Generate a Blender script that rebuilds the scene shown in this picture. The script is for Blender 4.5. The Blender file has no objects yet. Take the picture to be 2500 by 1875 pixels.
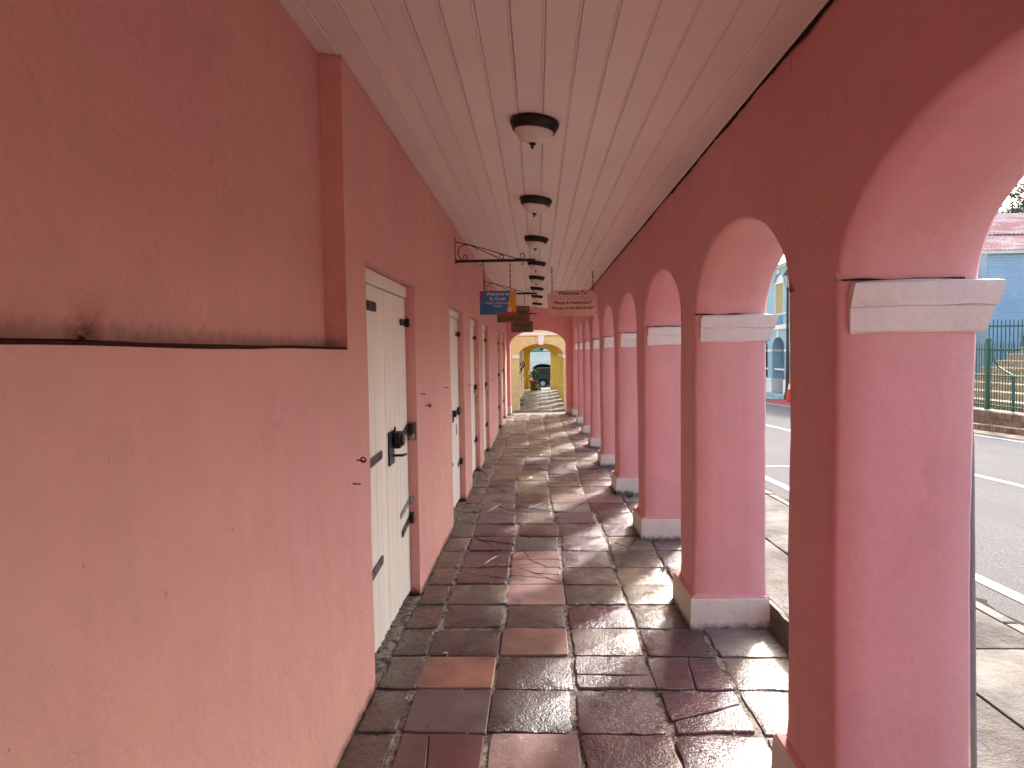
import bpy, bmesh, math, random
from mathutils import Vector, Matrix, noise
R = math.radians
random.seed(7)
S = bpy.context.scene
C = S.collection
# ------------------------------------------------------------------ camera
YAW, PITCH, ROLL, FPX = .0380, .0455, .0147, 1690.0
cam_d = bpy.data.cameras.new('camera'); cam = bpy.data.objects.new('camera', cam_d); C.objects.link(cam)
F = Vector((-math.sin(YAW)*math.cos(PITCH), math.cos(YAW)*math.cos(PITCH), -math.sin(PITCH)))
Rt = F.cross(Vector((0, 0, 1))).normalized(); U = Rt.cross(F)
R2 = Rt*math.cos(ROLL) - U*math.sin(ROLL); U2 = U*math.cos(ROLL) + Rt*math.sin(ROLL)
m = Matrix((R2, U2, -F)).transposed().to_4x4(); m.translation = Vector((0, 0, 1.6)); cam.matrix_world = m
cam_d.sensor_width = 36; cam_d.sensor_fit = 'HORIZONTAL'; cam_d.lens = 36*FPX/2500
cam_d.clip_start = .05; cam_d.clip_end = 2000
S.camera = cam
# ------------------------------------------------------------------ light
SUN_AZ, SUN_EL = 28.5, 34.0          # degrees to the right of +Y, above the horizon
W = bpy.data.worlds.new('World'); S.world = W; W.use_nodes = True
nt = W.node_tree; nt.nodes.clear()
sky = nt.nodes.new('ShaderNodeTexSky'); sky.sky_type = 'NISHITA'; sky.sun_disc = False
sky.sun_elevation = R(SUN_EL); sky.sun_rotation = R(SUN_AZ); sky.air_density = 1.0; sky.dust_density = 4.5; sky.ozone_density = .6
bgn = nt.nodes.new('ShaderNodeBackground'); bgn.inputs[1].default_value = .15
wo = nt.nodes.new('ShaderNodeOutputWorld')
nt.links.new(sky.outputs[0], bgn.inputs[0]); nt.links.new(bgn.outputs[0], wo.inputs[0])
sd = bpy.data.lights.new('sun', 'SUN'); sd.energy = 1.6; sd.angle = R(3.8); sd.color = (1, .97, .94)
sun = bpy.data.objects.new('sun', sd); C.objects.link(sun)
to_sun = Vector((math.sin(R(SUN_AZ))*math.cos(R(SUN_EL)), math.cos(R(SUN_AZ))*math.cos(R(SUN_EL)), math.sin(R(SUN_EL))))
sun.rotation_euler = to_sun.to_track_quat('Z', 'Y').to_euler()
S.view_settings.view_transform = 'Standard'; S.view_settings.look = 'None'
S.view_settings.exposure = 2.05; S.view_settings.gamma = 1; S.view_settings.use_curve_mapping = False
S.render.engine = 'CYCLES'
S.cycles.max_bounces = 7; S.cycles.diffuse_bounces = 5; S.cycles.glossy_bounces = 3
S.cycles.sample_clamp_indirect = 8; S.cycles.use_denoising = True; S.cycles.use_adaptive_sampling = True; S.cycles.adaptive_threshold = .02

# ------------------------------------------------------------------ materials
def N(t, typ, **kw):
    n = t.nodes.new(typ)
    for k, v in kw.items(): setattr(n, k, v)
    return n
def mix(t, fac, a, b, blend='MIX'):
    n = t.nodes.new('ShaderNodeMix'); n.data_type = 'RGBA'; n.blend_type = blend
    for i, v in ((0, fac), (6, a), (7, b)):
        if hasattr(v, 'is_linked') or isinstance(v, bpy.types.NodeSocket): t.links.new(v, n.inputs[i])
        else: n.inputs[i].default_value = v if i == 0 else (*v[:3], 1)
    return n.outputs[2]
def rampf(t, src, stops):
    r = t.nodes.new('ShaderNodeValToRGB')
    while len(r.color_ramp.elements) < len(stops): r.color_ramp.elements.new(.5)
    for e, (p, v) in zip(r.color_ramp.elements, stops):
        e.position = p; e.color = (v, v, v, 1) if not isinstance(v, tuple) else (*v, 1)
    t.links.new(src, r.inputs[0]); return r.outputs[0]
def coords(t, scale=(1, 1, 1), obj=False):
    tc = t.nodes.new('ShaderNodeTexCoord'); mp = t.nodes.new('ShaderNodeMapping'); mp.inputs['Scale'].default_value = scale
    if obj: t.links.new(tc.outputs['Object'], mp.inputs[0])
    else:
        g = t.nodes.new('ShaderNodeNewGeometry'); t.links.new(g.outputs['Position'], mp.inputs[0])
    return mp.outputs[0]
def noiset(t, vec, scale, detail=5, rough=.55, dist=0):
    n = t.nodes.new('ShaderNodeTexNoise'); n.inputs['Scale'].default_value = scale; n.inputs['Detail'].default_value = detail
    n.inputs['Roughness'].default_value = rough; n.inputs['Distortion'].default_value = dist
    t.links.new(vec, n.inputs['Vector']); return n.outputs[0]
def newmat(name):
    mt = bpy.data.materials.new(name); mt.use_nodes = True; t = mt.node_tree
    b = t.nodes['Principled BSDF']; return mt, t, b
def setc(t, b, v, key='Base Color'):
    if isinstance(v, bpy.types.NodeSocket): t.links.new(v, b.inputs[key])
    else: b.inputs[key].default_value = (*v, 1) if isinstance(v, tuple) else v
def bump(t, b, h, strength, dist, prev=None):
    n = t.nodes.new('ShaderNodeBump'); n.inputs['Strength'].default_value = strength; n.inputs['Distance'].default_value = dist
    t.links.new(h, n.inputs['Height'])
    if prev is not None: t.links.new(prev, n.inputs['Normal'])
    t.links.new(n.outputs[0], b.inputs['Normal']); return n.outputs[0]
def simple(name, col, rough=.6, metal=0, var=.25, scale=6, bs=.3, bd=.004, bscale=60, coat=0):
    mt, t, b = newmat(name); v = coords(t)
    if rough > .75: b.inputs['Specular IOR Level'].default_value = .15
    n = noiset(t, v, scale)
    c = mix(t, rampf(t, n, [(.3, 0.), (.7, 1.)]), tuple(x*(1-var) for x in col), tuple(min(1, x*(1+var*.5)) for x in col))
    setc(t, b, c); b.inputs['Roughness'].default_value = rough; b.inputs['Metallic'].default_value = metal
    if coat: b.inputs['Coat Weight'].default_value = coat
    if bs: bump(t, b, noiset(t, v, bscale, 4), bs, bd)
    return mt
def plaster(name, col, hue2, dirt=(.10, .06, .05), rough=.72, spot=1., bumpy=1., basez=None, ledge=None, rnd=0, course=0):
    mt, t, b = newmat(name); v = coords(t)
    big = noiset(t, v, .8, 3, .5); mid = noiset(t, v, 5, 4, .6); fine = noiset(t, v, 90, 2, .6)
    c = mix(t, rampf(t, big, [(.35, 0.), (.65, 1.)]), col, hue2)
    c = mix(t, rampf(t, mid, [(.3, .0), (.75, .4)]), c, tuple(x*.78 for x in col))
    # rain runs and rubbed streaks, stretched upright
    st = noiset(t, coords(t, (9, 9, 1.1)), 1.0, 6, .65)
    c = mix(t, rampf(t, st, [(.56, 0.), (.78, .22*spot)]), c, tuple(x*.62 for x in col))
    # small nicks and specks
    vo = t.nodes.new('ShaderNodeTexVoronoi'); vo.inputs['Scale'].default_value = 9; t.links.new(v, vo.inputs['Vector'])
    speck = rampf(t, vo.outputs['Distance'], [(0.0, 1.), (.035, 1.), (.055, 0.)])
    sel = rampf(t, noiset(t, v, 2.3, 2), [(.52, 0.), (.60, .75*spot)])
    mm = t.nodes.new('ShaderNodeMath'); mm.operation = 'MULTIPLY'; t.links.new(speck, mm.inputs[0]); t.links.new(sel, mm.inputs[1])
    c = mix(t, mm.outputs[0], c, dirt)
    fl = rampf(t, noiset(t, coords(t, (1, 1, .6)), 38, 3, .55), [(.715, 0.), (.735, .8*spot)])
    fs = t.nodes.new('ShaderNodeMath'); fs.operation = 'MULTIPLY'; t.links.new(fl, fs.inputs[0]); t.links.new(rampf(t, noiset(t, v, 1.9, 3), [(.42, 0.), (.62, 1.)]), fs.inputs[1])
    c = mix(t, fs.outputs[0], c, tuple(x*.42 for x in col))
    # grubby patches
    gr = rampf(t, noiset(t, v, 3.1, 9, .75, .4), [(.60, 0.), (.74, .35*spot)])
    c = mix(t, gr, c, tuple(x*.6 for x in hue2))
    def zband(z0, z1, amt, c):
        sp = t.nodes.new('ShaderNodeSeparateXYZ'); g = t.nodes.new('ShaderNodeNewGeometry'); t.links.new(g.outputs['Position'], sp.inputs[0])
        a = t.nodes.new('ShaderNodeMath'); a.operation = 'MULTIPLY_ADD'; t.links.new(noiset(t, v, 14, 8, .75), a.inputs[0]); a.inputs[1].default_value = .16 if z1 > z0 else -.16
        t.links.new(sp.outputs[2], a.inputs[2])
        mr = t.nodes.new('ShaderNodeMapRange'); t.links.new(a.outputs[0], mr.inputs[0]); mr.inputs[1].default_value = z0; mr.inputs[2].default_value = z1
        mr.inputs[3].default_value = amt; mr.inputs[4].default_value = 0
        return mix(t, mr.outputs[0], c, dirt)
    if basez is not None: c = zband(basez+.085, basez+.125, .85, c)
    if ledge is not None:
        # grime caught above the ledge line (wear with its own shape)
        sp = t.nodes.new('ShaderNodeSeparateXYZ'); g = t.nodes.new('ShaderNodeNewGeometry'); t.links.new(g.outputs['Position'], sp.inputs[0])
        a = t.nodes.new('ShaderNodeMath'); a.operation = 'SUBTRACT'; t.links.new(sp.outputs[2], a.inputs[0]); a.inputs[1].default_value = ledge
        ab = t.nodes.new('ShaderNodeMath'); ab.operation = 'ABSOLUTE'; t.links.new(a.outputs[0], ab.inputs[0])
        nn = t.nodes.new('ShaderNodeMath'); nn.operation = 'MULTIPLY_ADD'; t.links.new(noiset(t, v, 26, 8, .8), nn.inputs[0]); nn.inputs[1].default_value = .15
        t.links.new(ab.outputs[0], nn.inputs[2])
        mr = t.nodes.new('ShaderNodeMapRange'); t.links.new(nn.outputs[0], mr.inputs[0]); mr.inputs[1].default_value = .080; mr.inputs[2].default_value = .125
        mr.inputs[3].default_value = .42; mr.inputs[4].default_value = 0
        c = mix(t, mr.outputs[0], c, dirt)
    if rnd:
        oi = t.nodes.new('ShaderNodeObjectInfo'); c = mix(t, rampf(t, oi.outputs['Random'], [(0., 0.), (1., rnd)]), c, tuple(x*.55 for x in col))
    setc(t, b, c); b.inputs['Roughness'].default_value = rough
    b.inputs['Specular IOR Level'].default_value = .35
    p = bump(t, b, mid, .45*bumpy, .04)
    p = bump(t, b, noiset(t, v, 22, 6, .7, .3), .3*bumpy, .008, p)
    p = bump(t, b, fine, .22*bumpy, .002, p)
    if course:
        bt = t.nodes.new('ShaderNodeTexBrick'); sx_ = t.nodes.new('ShaderNodeSeparateXYZ'); cx_ = t.nodes.new('ShaderNodeCombineXYZ')
        t.links.new(v, sx_.inputs[0]); t.links.new(sx_.outputs[0], cx_.inputs[0]); t.links.new(sx_.outputs[2], cx_.inputs[1]); t.links.new(cx_.outputs[0], bt.inputs[0])
        bt.inputs['Scale'].default_value = 1; bt.inputs['Brick Width'].default_value = .26; bt.inputs['Row Height'].default_value = .085; bt.inputs['Mortar Size'].default_value = .012; bt.inputs['Mortar Smooth'].default_value = .6
        iv = t.nodes.new('ShaderNodeMath'); iv.operation = 'SUBTRACT'; iv.inputs[0].default_value = 1; t.links.new(bt.outputs['Fac'], iv.inputs[1])
        p = bump(t, b, iv.outputs[0], .8, .02, p)
    # hairline cracks
    vc = t.nodes.new('ShaderNodeTexVoronoi'); vc.feature = 'DISTANCE_TO_EDGE'; vc.inputs['Scale'].default_value = 1.7
    wv = t.nodes.new('ShaderNodeVectorMath'); wv.operation = 'ADD'; nz = t.nodes.new('ShaderNodeTexNoise'); nz.inputs['Scale'].default_value = 4; nz.inputs['Detail'].default_value = 6
    t.links.new(v, nz.inputs['Vector']); t.links.new(v, wv.inputs[0]); t.links.new(nz.outputs['Color'], wv.inputs[1]); t.links.new(wv.outputs[0], vc.inputs['Vector'])
    cr = rampf(t, vc.outputs['Distance'], [(0.0, 0.), (.006, 1.)])
    sel2 = rampf(t, noiset(t, v, 1.3, 3), [(.56, 1.), (.62, 0.)])
    mx = t.nodes.new('ShaderNodeMath'); mx.operation = 'MAXIMUM'; t.links.new(cr, mx.inputs[0]); t.links.new(sel2, mx.inputs[1])
    bump(t, b, mx.outputs[0], .35*bumpy, .004, p)
    return mt
PINK = (.66, .262, .235)
M = {}
M['pink_in'] = plaster('pink_wall_plaster', (.68, .375, .29), (.66, .315, .295), spot=1.0, basez=0, bumpy=1.3)
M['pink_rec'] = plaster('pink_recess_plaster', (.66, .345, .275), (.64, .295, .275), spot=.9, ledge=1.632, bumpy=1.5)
M['pink_arc'] = plaster('pink_arcade_plaster', (.70, .355, .335), (.68, .315, .33), spot=.8, bumpy=.6)
M['pink_out'] = plaster('pink_outer_plaster', (.72, .48, .45), (.70, .46, .43), spot=.7)  # unseen outer faces, paled so they bounce less pink light
M['whitecap'] = plaster('white_painted_plaster', (.74, .68, .63), (.78, .72, .68), dirt=(.15, .12, .1), spot=1.0, bumpy=.9)
M['plinth'] = plaster('grubby_white_plinth', (.70, .66, .58), (.60, .55, .46), dirt=(.06, .05, .035), spot=1.6, basez=0)
def woodpaint(name, col, rough=.55, grime=.2, axis=(60, 1.2, 60)):
    mt, t, b = newmat(name); v = coords(t, axis)
    oi = t.nodes.new('ShaderNodeObjectInfo')
    g = noiset(t, v, 1.0, 5, .6); pw = coords(t)
    c = mix(t, rampf(t, g, [(.35, 0.), (.7, grime)]), col, tuple(x*.72 for x in col))
    c = mix(t, rampf(t, noiset(t, pw, 1.6, 5), [(.4, 0.), (.7, .35)]), c, (col[0]*.92, col[1]*.82, col[2]*.76))
    rr = rampf(t, oi.outputs['Random'], [(0., .0), (1., .16)])
    c = mix(t, rr, c, tuple(x*.6 for x in col))
    c = mix(t, rampf(t, noiset(t, pw, 26, 8, .8), [(.70, 0.), (.76, .5)]), c, (.25, .18, .13))
    setc(t, b, c); b.inputs['Roughness'].default_value = rough
    p = bump(t, b, g, .25, .003); bump(t, b, noiset(t, pw, 9, 4), .2, .01, p)
    return mt
M['ceil'] = woodpaint('painted_ceiling_board', (.87, .80, .745), .45, .10)
M['ceil_dark'] = simple('dark_roof_void', (.03, .015, .012), .9)
M['door'] = woodpaint('cream_door_paint', (.85, .82, .72), .55, .4, (70, 70, 1.3))
M['iron'] = simple('black_wrought_iron', (.012, .011, .011), .42, .3, .3, 20, .4, .002, 120)
M['rust'] = simple('rusty_iron', (.13, .04, .02), .8, .2)
M['brass'] = simple('old_brass', (.25, .19, .1), .45, .7)
M['darkgap'] = simple('dark_gap', (.05, .018, .014), .95)  # dark colour for the ceiling gap, ledge crevice and capital joints
M['steel'] = simple('dull_steel', (.35, .34, .33), .38, .8)
M['bronze'] = simple('dark_bronze_rim', (.016, .011, .010), .38, .4, .2, 10, .1, .001)
mt, t, b = newmat('frosted_lamp_glass'); setc(t, b, (.68, .64, .55)); b.inputs['Roughness'].default_value = .35; b.inputs['Subsurface Weight'].default_value = .3
b.inputs['Subsurface Radius'].default_value = (.02, .02, .015); M['glass'] = mt

def stone(name, col, spec=.75, rl=.16, rh=.48, rough_bump=1., patch=None, crack=.6, dirt=True):
    mt, t, b = newmat(name); v = coords(t); oi = t.nodes.new('ShaderNodeObjectInfo')
    n1 = noiset(t, v, 4, 5, .65, .3); n2 = noiset(t, v, 28, 4, .7); n3 = noiset(t, v, 110, 2, .6)
    c = mix(t, rampf(t, n1, [(.32, 0.), (.7, 1.)]), tuple(x*.38 for x in col), tuple(x*1.18 for x in col))
    c = mix(t, rampf(t, oi.outputs['Random'], [(0., 0.), (1., .4)]), c, (.12, .085, .085))
    c = mix(t, rampf(t, n2, [(.62, 0.), (.75, .55)]), c, patch or tuple(min(1, x*1.9) for x in col))
    c = mix(t, rampf(t, noiset(t, v, 7, 9, .8), [(.62, 0.), (.70, .6)]), c, (.035, .028, .022))
    # pale lime scratches and crumbs
    c = mix(t, rampf(t, n3, [(.66, 0.), (.72, .6)]), c, tuple(min(1, x*2.2+.04) for x in col))
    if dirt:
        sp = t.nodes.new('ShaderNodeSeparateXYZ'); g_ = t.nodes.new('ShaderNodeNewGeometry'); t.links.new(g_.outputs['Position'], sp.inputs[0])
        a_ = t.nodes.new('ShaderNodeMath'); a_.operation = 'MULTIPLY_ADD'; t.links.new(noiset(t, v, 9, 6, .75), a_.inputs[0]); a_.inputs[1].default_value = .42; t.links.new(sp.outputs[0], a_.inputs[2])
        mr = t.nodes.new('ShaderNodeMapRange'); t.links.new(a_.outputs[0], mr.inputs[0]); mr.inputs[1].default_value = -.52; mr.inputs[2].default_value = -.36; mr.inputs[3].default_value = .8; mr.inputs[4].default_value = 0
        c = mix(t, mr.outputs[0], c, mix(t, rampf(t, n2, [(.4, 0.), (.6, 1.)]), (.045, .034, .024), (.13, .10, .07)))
    setc(t, b, c); b.inputs['Specular IOR Level'].default_value = spec
    rr = rampf(t, noiset(t, v, 2.2, 4, .6), [(.35, rl), (.68, rh)])
    t.links.new(rr, b.inputs['Roughness'])
    p = bump(t, b, n1, .5*rough_bump, .02)
    p = bump(t, b, n2, .8*rough_bump, .006, p)
    p = bump(t, b, n3, .9*rough_bump, .004, p)
    vc = t.nodes.new('ShaderNodeTexVoronoi'); vc.feature = 'DISTANCE_TO_EDGE'; vc.inputs['Scale'].default_value = 2.6
    wv = t.nodes.new('ShaderNodeVectorMath'); wv.operation = 'ADD'; nz = t.nodes.new('ShaderNodeTexNoise'); nz.inputs['Scale'].default_value = 5; nz.inputs['Detail'].default_value = 6
    t.links.new(v, nz.inputs['Vector']); t.links.new(v, wv.inputs[0]); t.links.new(nz.outputs['Color'], wv.inputs[1]); t.links.new(wv.outputs[0], vc.inputs['Vector'])
    cr = rampf(t, vc.outputs['Distance'], [(0.0, 0.), (.012, 1.)])
    sel2 = rampf(t, noiset(t, v, 1.9, 3), [(.5, 1.), (.6, 0.)])
    mx = t.nodes.new('ShaderNodeMath'); mx.operation = 'MAXIMUM'; t.links.new(cr, mx.inputs[0]); t.links.new(sel2, mx.inputs[1])
    bump(t, b, mx.outputs[0], crack, .006, p)
    return mt
ST = {
 'brown': stone('dark_brown_flagstone', (.072, .048, .044)),
 'maroon': stone('maroon_flagstone', (.105, .050, .060)),
 'mauve': stone('mauve_flagstone', (.150, .100, .112)),
 'terra': stone('terracotta_tile', (.30, .165, .135), rough_bump=.25, rl=.3, rh=.55, crack=.1),
 'orange': stone('orange_clay_tile', (.31, .145, .105), rough_bump=.2, rl=.35, rh=.6, crack=.1, patch=(.3, .14, .13)),
 'purple': stone('purple_clay_tile', (.115, .068, .088), rough_bump=.2, rl=.3, rh=.6, crack=.1, patch=(.3, .2, .19)),
 'red': stone('red_clay_tile', (.13, .032, .030), rough_bump=.25, rl=.25, rh=.5, crack=.1),
 'pinkt': stone('pale_pink_tile', (.36, .225, .205), rough_bump=.3, rl=.25, rh=.5, crack=.2),
 'green': stone('greenish_grey_flagstone', (.14, .12, .09)),
 'slate': stone('slate_flagstone', (.115, .125, .118), rough_bump=.4, crack=.2),
 'ygrey': stone('ochre_grey_flagstone', (.26, .225, .165), patch=(.1, .09, .06)),
 'cement': stone('grey_cement_patch', (.27, .255, .23), patch=(.1, .09, .07), rh=.7),
 'tan': stone('tan_flagstone', (.20, .155, .125)),
}
def mortar():
    mt, t, b = newmat('grimy_lime_mortar'); v = coords(t)
    n = noiset(t, v, 16, 5, .7); f = noiset(t, v, 70, 3, .7)
    c = mix(t, rampf(t, n, [(.38, 0.), (.56, 1.)]), (.04, .032, .026), (.40, .36, .31))
    c = mix(t, rampf(t, f, [(.45, 0.), (.62, .7)]), c, (.06, .05, .04))
    setc(t, b, c); b.inputs['Roughness'].default_value = .85; b.inputs['Specular IOR Level'].default_value = .3
    bump(t, b, f, 1., .01); return mt
M['mortar'] = mortar()

# ------------------------------------------------------------------ object helpers
def tag(o, label=None, cat=None, group=None, kind=None):
    if label: o['label'] = label
    if cat: o['category'] = cat
    if group: o['group'] = group
    if kind: o['kind'] = kind
    return o
def thing(name, loc, label, cat, group=None):
    o = bpy.data.objects.new(name, None); C.objects.link(o); o.location = loc; o.empty_display_size = .1
    return tag(o, label, cat, group)
def node(name, parent, label=None, loc=(0, 0, 0)):
    o = bpy.data.objects.new(name, None); C.objects.link(o); o.parent = parent; o.location = loc; o.empty_display_size = .05
    if label: o['label'] = label
    return o
def wloc(o):
    v = Vector((0, 0, 0))
    while o is not None: v += o.location; o = o.parent
    return v
def addobj(name, me, mat, parent=None, smooth=None):
    o = bpy.data.objects.new(name, me); C.objects.link(o)
    if mat is not None:
        for mm_ in (mat if isinstance(mat, (list, tuple)) else [mat]): me.materials.append(mm_)
    if parent is not None: o.parent = parent
    if smooth is not None:
        for p in me.polygons: p.use_smooth = True
        me.set_sharp_from_angle(angle=R(smooth))
    return o
class MB:
    """collects shapes in world coordinates; build() links them as one object relative to its parent"""
    def __init__(s): s.v = []; s.f = []; s.mi = []
    def add(s, vs, fs, mi=0):
        n = len(s.v); s.v += [Vector(v) for v in vs]; s.f += [tuple(i+n for i in f) for f in fs]; s.mi += [mi]*len(fs); return s
    def box(s, x0, x1, y0, y1, z0, z1, mi=0, M4=None):
        vs = [Vector(p) for p in ((x0,y0,z0),(x1,y0,z0),(x1,y1,z0),(x0,y1,z0),(x0,y0,z1),(x1,y0,z1),(x1,y1,z1),(x0,y1,z1))]
        if M4 is not None: vs = [M4 @ v for v in vs]
        return s.add(vs, [(0,3,2,1),(4,5,6,7),(0,1,5,4),(1,2,6,5),(2,3,7,6),(3,0,4,7)], mi)
    def bbox(s, x0, x1, y0, y1, z0, z1, b=.006, mi=0, M4=None):
        bm = bmesh.new(); bmesh.ops.create_cube(bm, size=1)
        for v in bm.verts: v.co = Vector(((x0+x1)/2+v.co.x*(x1-x0), (y0+y1)/2+v.co.y*(y1-y0), (z0+z1)/2+v.co.z*(z1-z0)))
        bmesh.ops.bevel(bm, geom=bm.edges[:], offset=b, segments=1, affect='EDGES')
        return s.bm(bm, mi, M4)
    def bm(s, bm, mi=0, M4=None):
        bm.verts.ensure_lookup_table(); bm.verts.index_update()
        s.add([(M4 @ v.co) if M4 is not None else v.co.copy() for v in bm.verts], [tuple(v.index for v in f.verts) for f in bm.faces], mi); bm.free(); return s
    def tube(s, pts, r, n=8, mi=0, caps=True):
        pts = [Vector(p) for p in pts]; rs = r if isinstance(r, (list, tuple)) else [r]*len(pts)
        vs = []; up = None
        for i, p in enumerate(pts):
            d = (pts[min(i+1, len(pts)-1)] - pts[max(i-1, 0)]).normalized()
            if up is None: up = d.orthogonal().normalized()
            a = (up - d*up.dot(d)).normalized() if (up - d*up.dot(d)).length > 1e-6 else d.orthogonal().normalized(); up = a; b_ = d.cross(a)
            for k in range(n): vs.append(p + (a*math.cos(2*math.pi*k/n) + b_*math.sin(2*math.pi*k/n))*rs[i])
        fs = []
        for i in range(len(pts)-1):
            for k in range(n): fs.append((i*n+k, i*n+(k+1) % n, (i+1)*n+(k+1) % n, (i+1)*n+k))
        if caps: fs.append(tuple(range(n-1, -1, -1))); fs.append(tuple((len(pts)-1)*n+k for k in range(n)))
        return s.add(vs, fs, mi)
    def lathe(s, prof, c, n=24, mi=0, M4=None):
        vs = []; fs = []
        for r, z in prof:
            for k in range(n): vs.append(Vector((r*math.cos(2*math.pi*k/n), r*math.sin(2*math.pi*k/n), z)))
        for i in range(len(prof)-1):
            for k in range(n): fs.append((i*n+k, i*n+(k+1) % n, (i+1)*n+(k+1) % n, (i+1)*n+k))
        fs.append(tuple(range(n-1, -1, -1))); fs.append(tuple((len(prof)-1)*n+k for k in range(n)))
        mm_ = Matrix.Translation(Vector(c)) @ (M4 or Matrix.Identity(4))
        return s.add([mm_ @ v for v in vs], fs, mi)
    def torus(s, c, R_, r, axis='X', n=12, k=6, sx=1, mi=0):
        pts = []
        for i in range(n+1):
            a = 2*math.pi*i/n; u, w = R_*math.cos(a)*sx, R_*math.sin(a)
            pts.append(Vector(c) + (Vector((0, u, w)) if axis == 'X' else Vector((u, 0, w))))
        return s.tube(pts, r, k, mi, False)
    def prism(s, poly, axis, a0, a1, mi=0):
        """poly: 2D points; axis the extrusion axis"""
        def P(p, a): return {'X': (a, p[0], p[1]), 'Y': (p[0], a, p[1]), 'Z': (p[0], p[1], a)}[axis]
        n = len(poly); vs = [P(p, a0) for p in poly] + [P(p, a1) for p in poly]
        fs = [tuple(range(n-1, -1, -1)), tuple(range(n, 2*n))] + [(i, (i+1) % n, n+(i+1) % n, n+i) for i in range(n)]
        return s.add(vs, fs, mi)
    def build(s, name, mat, parent=None, smooth=None, fix=True):
        o_ = wloc(parent) if parent is not None else Vector((0, 0, 0))
        me = bpy.data.meshes.new(name); me.from_pydata([v-o_ for v in s.v], [], s.f); me.polygons.foreach_set('material_index', s.mi)
        if fix:
            bm = bmesh.new(); bm.from_mesh(me); bmesh.ops.recalc_face_normals(bm, faces=bm.faces[:]); bm.to_mesh(me); bm.free()
        return addobj(name, me, mat, parent, smooth)
def copytree(o, parent=None, dloc=None):
    c = o.copy(); C.objects.link(c)
    if parent is not None: c.parent = parent
    if dloc is not None: c.location = dloc
    for ch in list(o.children): copytree(ch, c)
    return c
def wob(p, amp=.006, s=1.7, seed=0):
    p = Vector(p); q = p*s + Vector((seed, 3.1, 7.7))
    return p + Vector((noise.noise(q), noise.noise(q+Vector((11, 0, 0))), noise.noise(q+Vector((0, 17, 0)))))*amp + \
        Vector((noise.noise(p*9), noise.noise(p*9+Vector((5, 0, 0))), noise.noise(p*9+Vector((0, 9, 0)))))*amp*.28
def text_mesh(s, size, shear=0, bold=0, extrude=0.0004, spacing=1.0, outline=0):
    cu = bpy.data.curves.new('txt', 'FONT'); cu.body = s; cu.size = size; cu.shear = shear; cu.offset = bold; cu.extrude = extrude
    cu.align_x = 'CENTER'; cu.align_y = 'CENTER'; cu.space_character = spacing; cu.resolution_u = 3
    if outline: cu.fill_mode = 'NONE'; cu.bevel_depth = outline; cu.bevel_resolution = 0
    o = bpy.data.objects.new('txt', cu); C.objects.link(o); dg = bpy.context.evaluated_depsgraph_get(); dg.update()
    me = bpy.data.meshes.new_from_object(o.evaluated_get(dg)); bpy.data.objects.remove(o); bpy.data.curves.remove(cu)
    return me
def lettering(s, size, x, y, z, mat, parent, **kw):
    me = text_mesh(s, size, **kw); me.materials.clear()
    o = addobj('lettering', me, mat, parent); o.rotation_euler = (R(90), 0, 0); o.location = Vector((x, y, z)) - wloc(parent); return o

# ------------------------------------------------------------------ constants of the place
XL, XR, XO = -.80, .89, 1.295
def zceil(x): return 2.835 - (x + .8)*.1195
PY0, PITCHY, PD = 2.09, 1.885, .41           # near face of a pier, spacing, depth along the row
SPR, APX = 1.795, 2.168
YEND = 17.75
def zg(y): return .22 - .025*max(-60, min(64, y)) - .3*max(0, min(1, (y-36)/10))

# ------------------------------------------------------------------ ground, street, pavement
M['ground'] = simple('dusty_concrete_ground', (.13, .125, .115), .85, 0, .3, .6, .5, .01, 25)
def asphalt():
    mt, t, b = newmat('worn_grey_asphalt'); v = coords(t)
    n = noiset(t, v, .7, 4, .6); f = noiset(t, v, 110, 2, .6); s2 = noiset(t, coords(t, (1.4, .12, 1)), 1.0, 4, .6)
    c = mix(t, rampf(t, f, [(.35, 0.), (.68, 1.)]), (.07, .072, .075), (.21, .21, .21))
    c = mix(t, rampf(t, n, [(.35, 0.), (.7, .6)]), c, (.12, .12, .12))
    c = mix(t, rampf(t, s2, [(.52, 0.), (.7, .4)]), c, (.17, .17, .168))
    setc(t, b, c); b.inputs['Roughness'].default_value = .95; b.inputs['Specular IOR Level'].default_value = .08
    bump(t, b, f, .6, .006); return mt
M['asphalt'] = asphalt()
def roadpaint(name, col):
    mt, t, b = newmat(name); v = coords(t)
    c = mix(t, rampf(t, noiset(t, v, 70, 5, .8), [(.58, 0.), (.68, .8)]), col, (.2, .2, .2))
    setc(t, b, c); b.inputs['Roughness'].default_value = .9; b.inputs['Specular IOR Level'].default_value = .1; return mt
M['line'] = roadpaint('white_road_paint', (.48, .48, .475))
M['pinkpaint'] = roadpaint('red_road_paint', (.34, .09, .095))
ys = [-400, -64, -30, -6.5, 0, 10, 18.2, 22, 26, 32, 36, 45, 54, 64, 120, 400]
xs = [-400, -60, -7, 2.46, 30, 80, 400]
mb = MB()
for i in range(len(xs)-1):
    for j in range(len(ys)-1):
        d = -.9 if (xs[i] == -7 and -7 < ys[j] < 18) else -.004
        mb.add([(xs[i], ys[j], zg(ys[j])+d), (xs[i+1], ys[j], zg(ys[j])+d), (xs[i+1], ys[j+1], zg(ys[j+1])+d), (xs[i], ys[j+1], zg(ys[j+1])+d)], [(0, 1, 2, 3)])
tag(mb.build('ground', M['ground'], fix=False), 'pale ground sheet around the buildings', kind='structure')
def strip(name, mat, pts_l, pts_r, dz, **kw):
    mb = MB(); n = len(pts_l)
    vs = [(x, y, zg(y)+dz) for x, y in pts_l] + [(x, y, zg(y)+dz) for x, y in pts_r]
    mb.add(vs, [(i, n+i, n+i+1, i+1) for i in range(n-1)])
    return mb.build(name, mat, fix=False)
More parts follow.
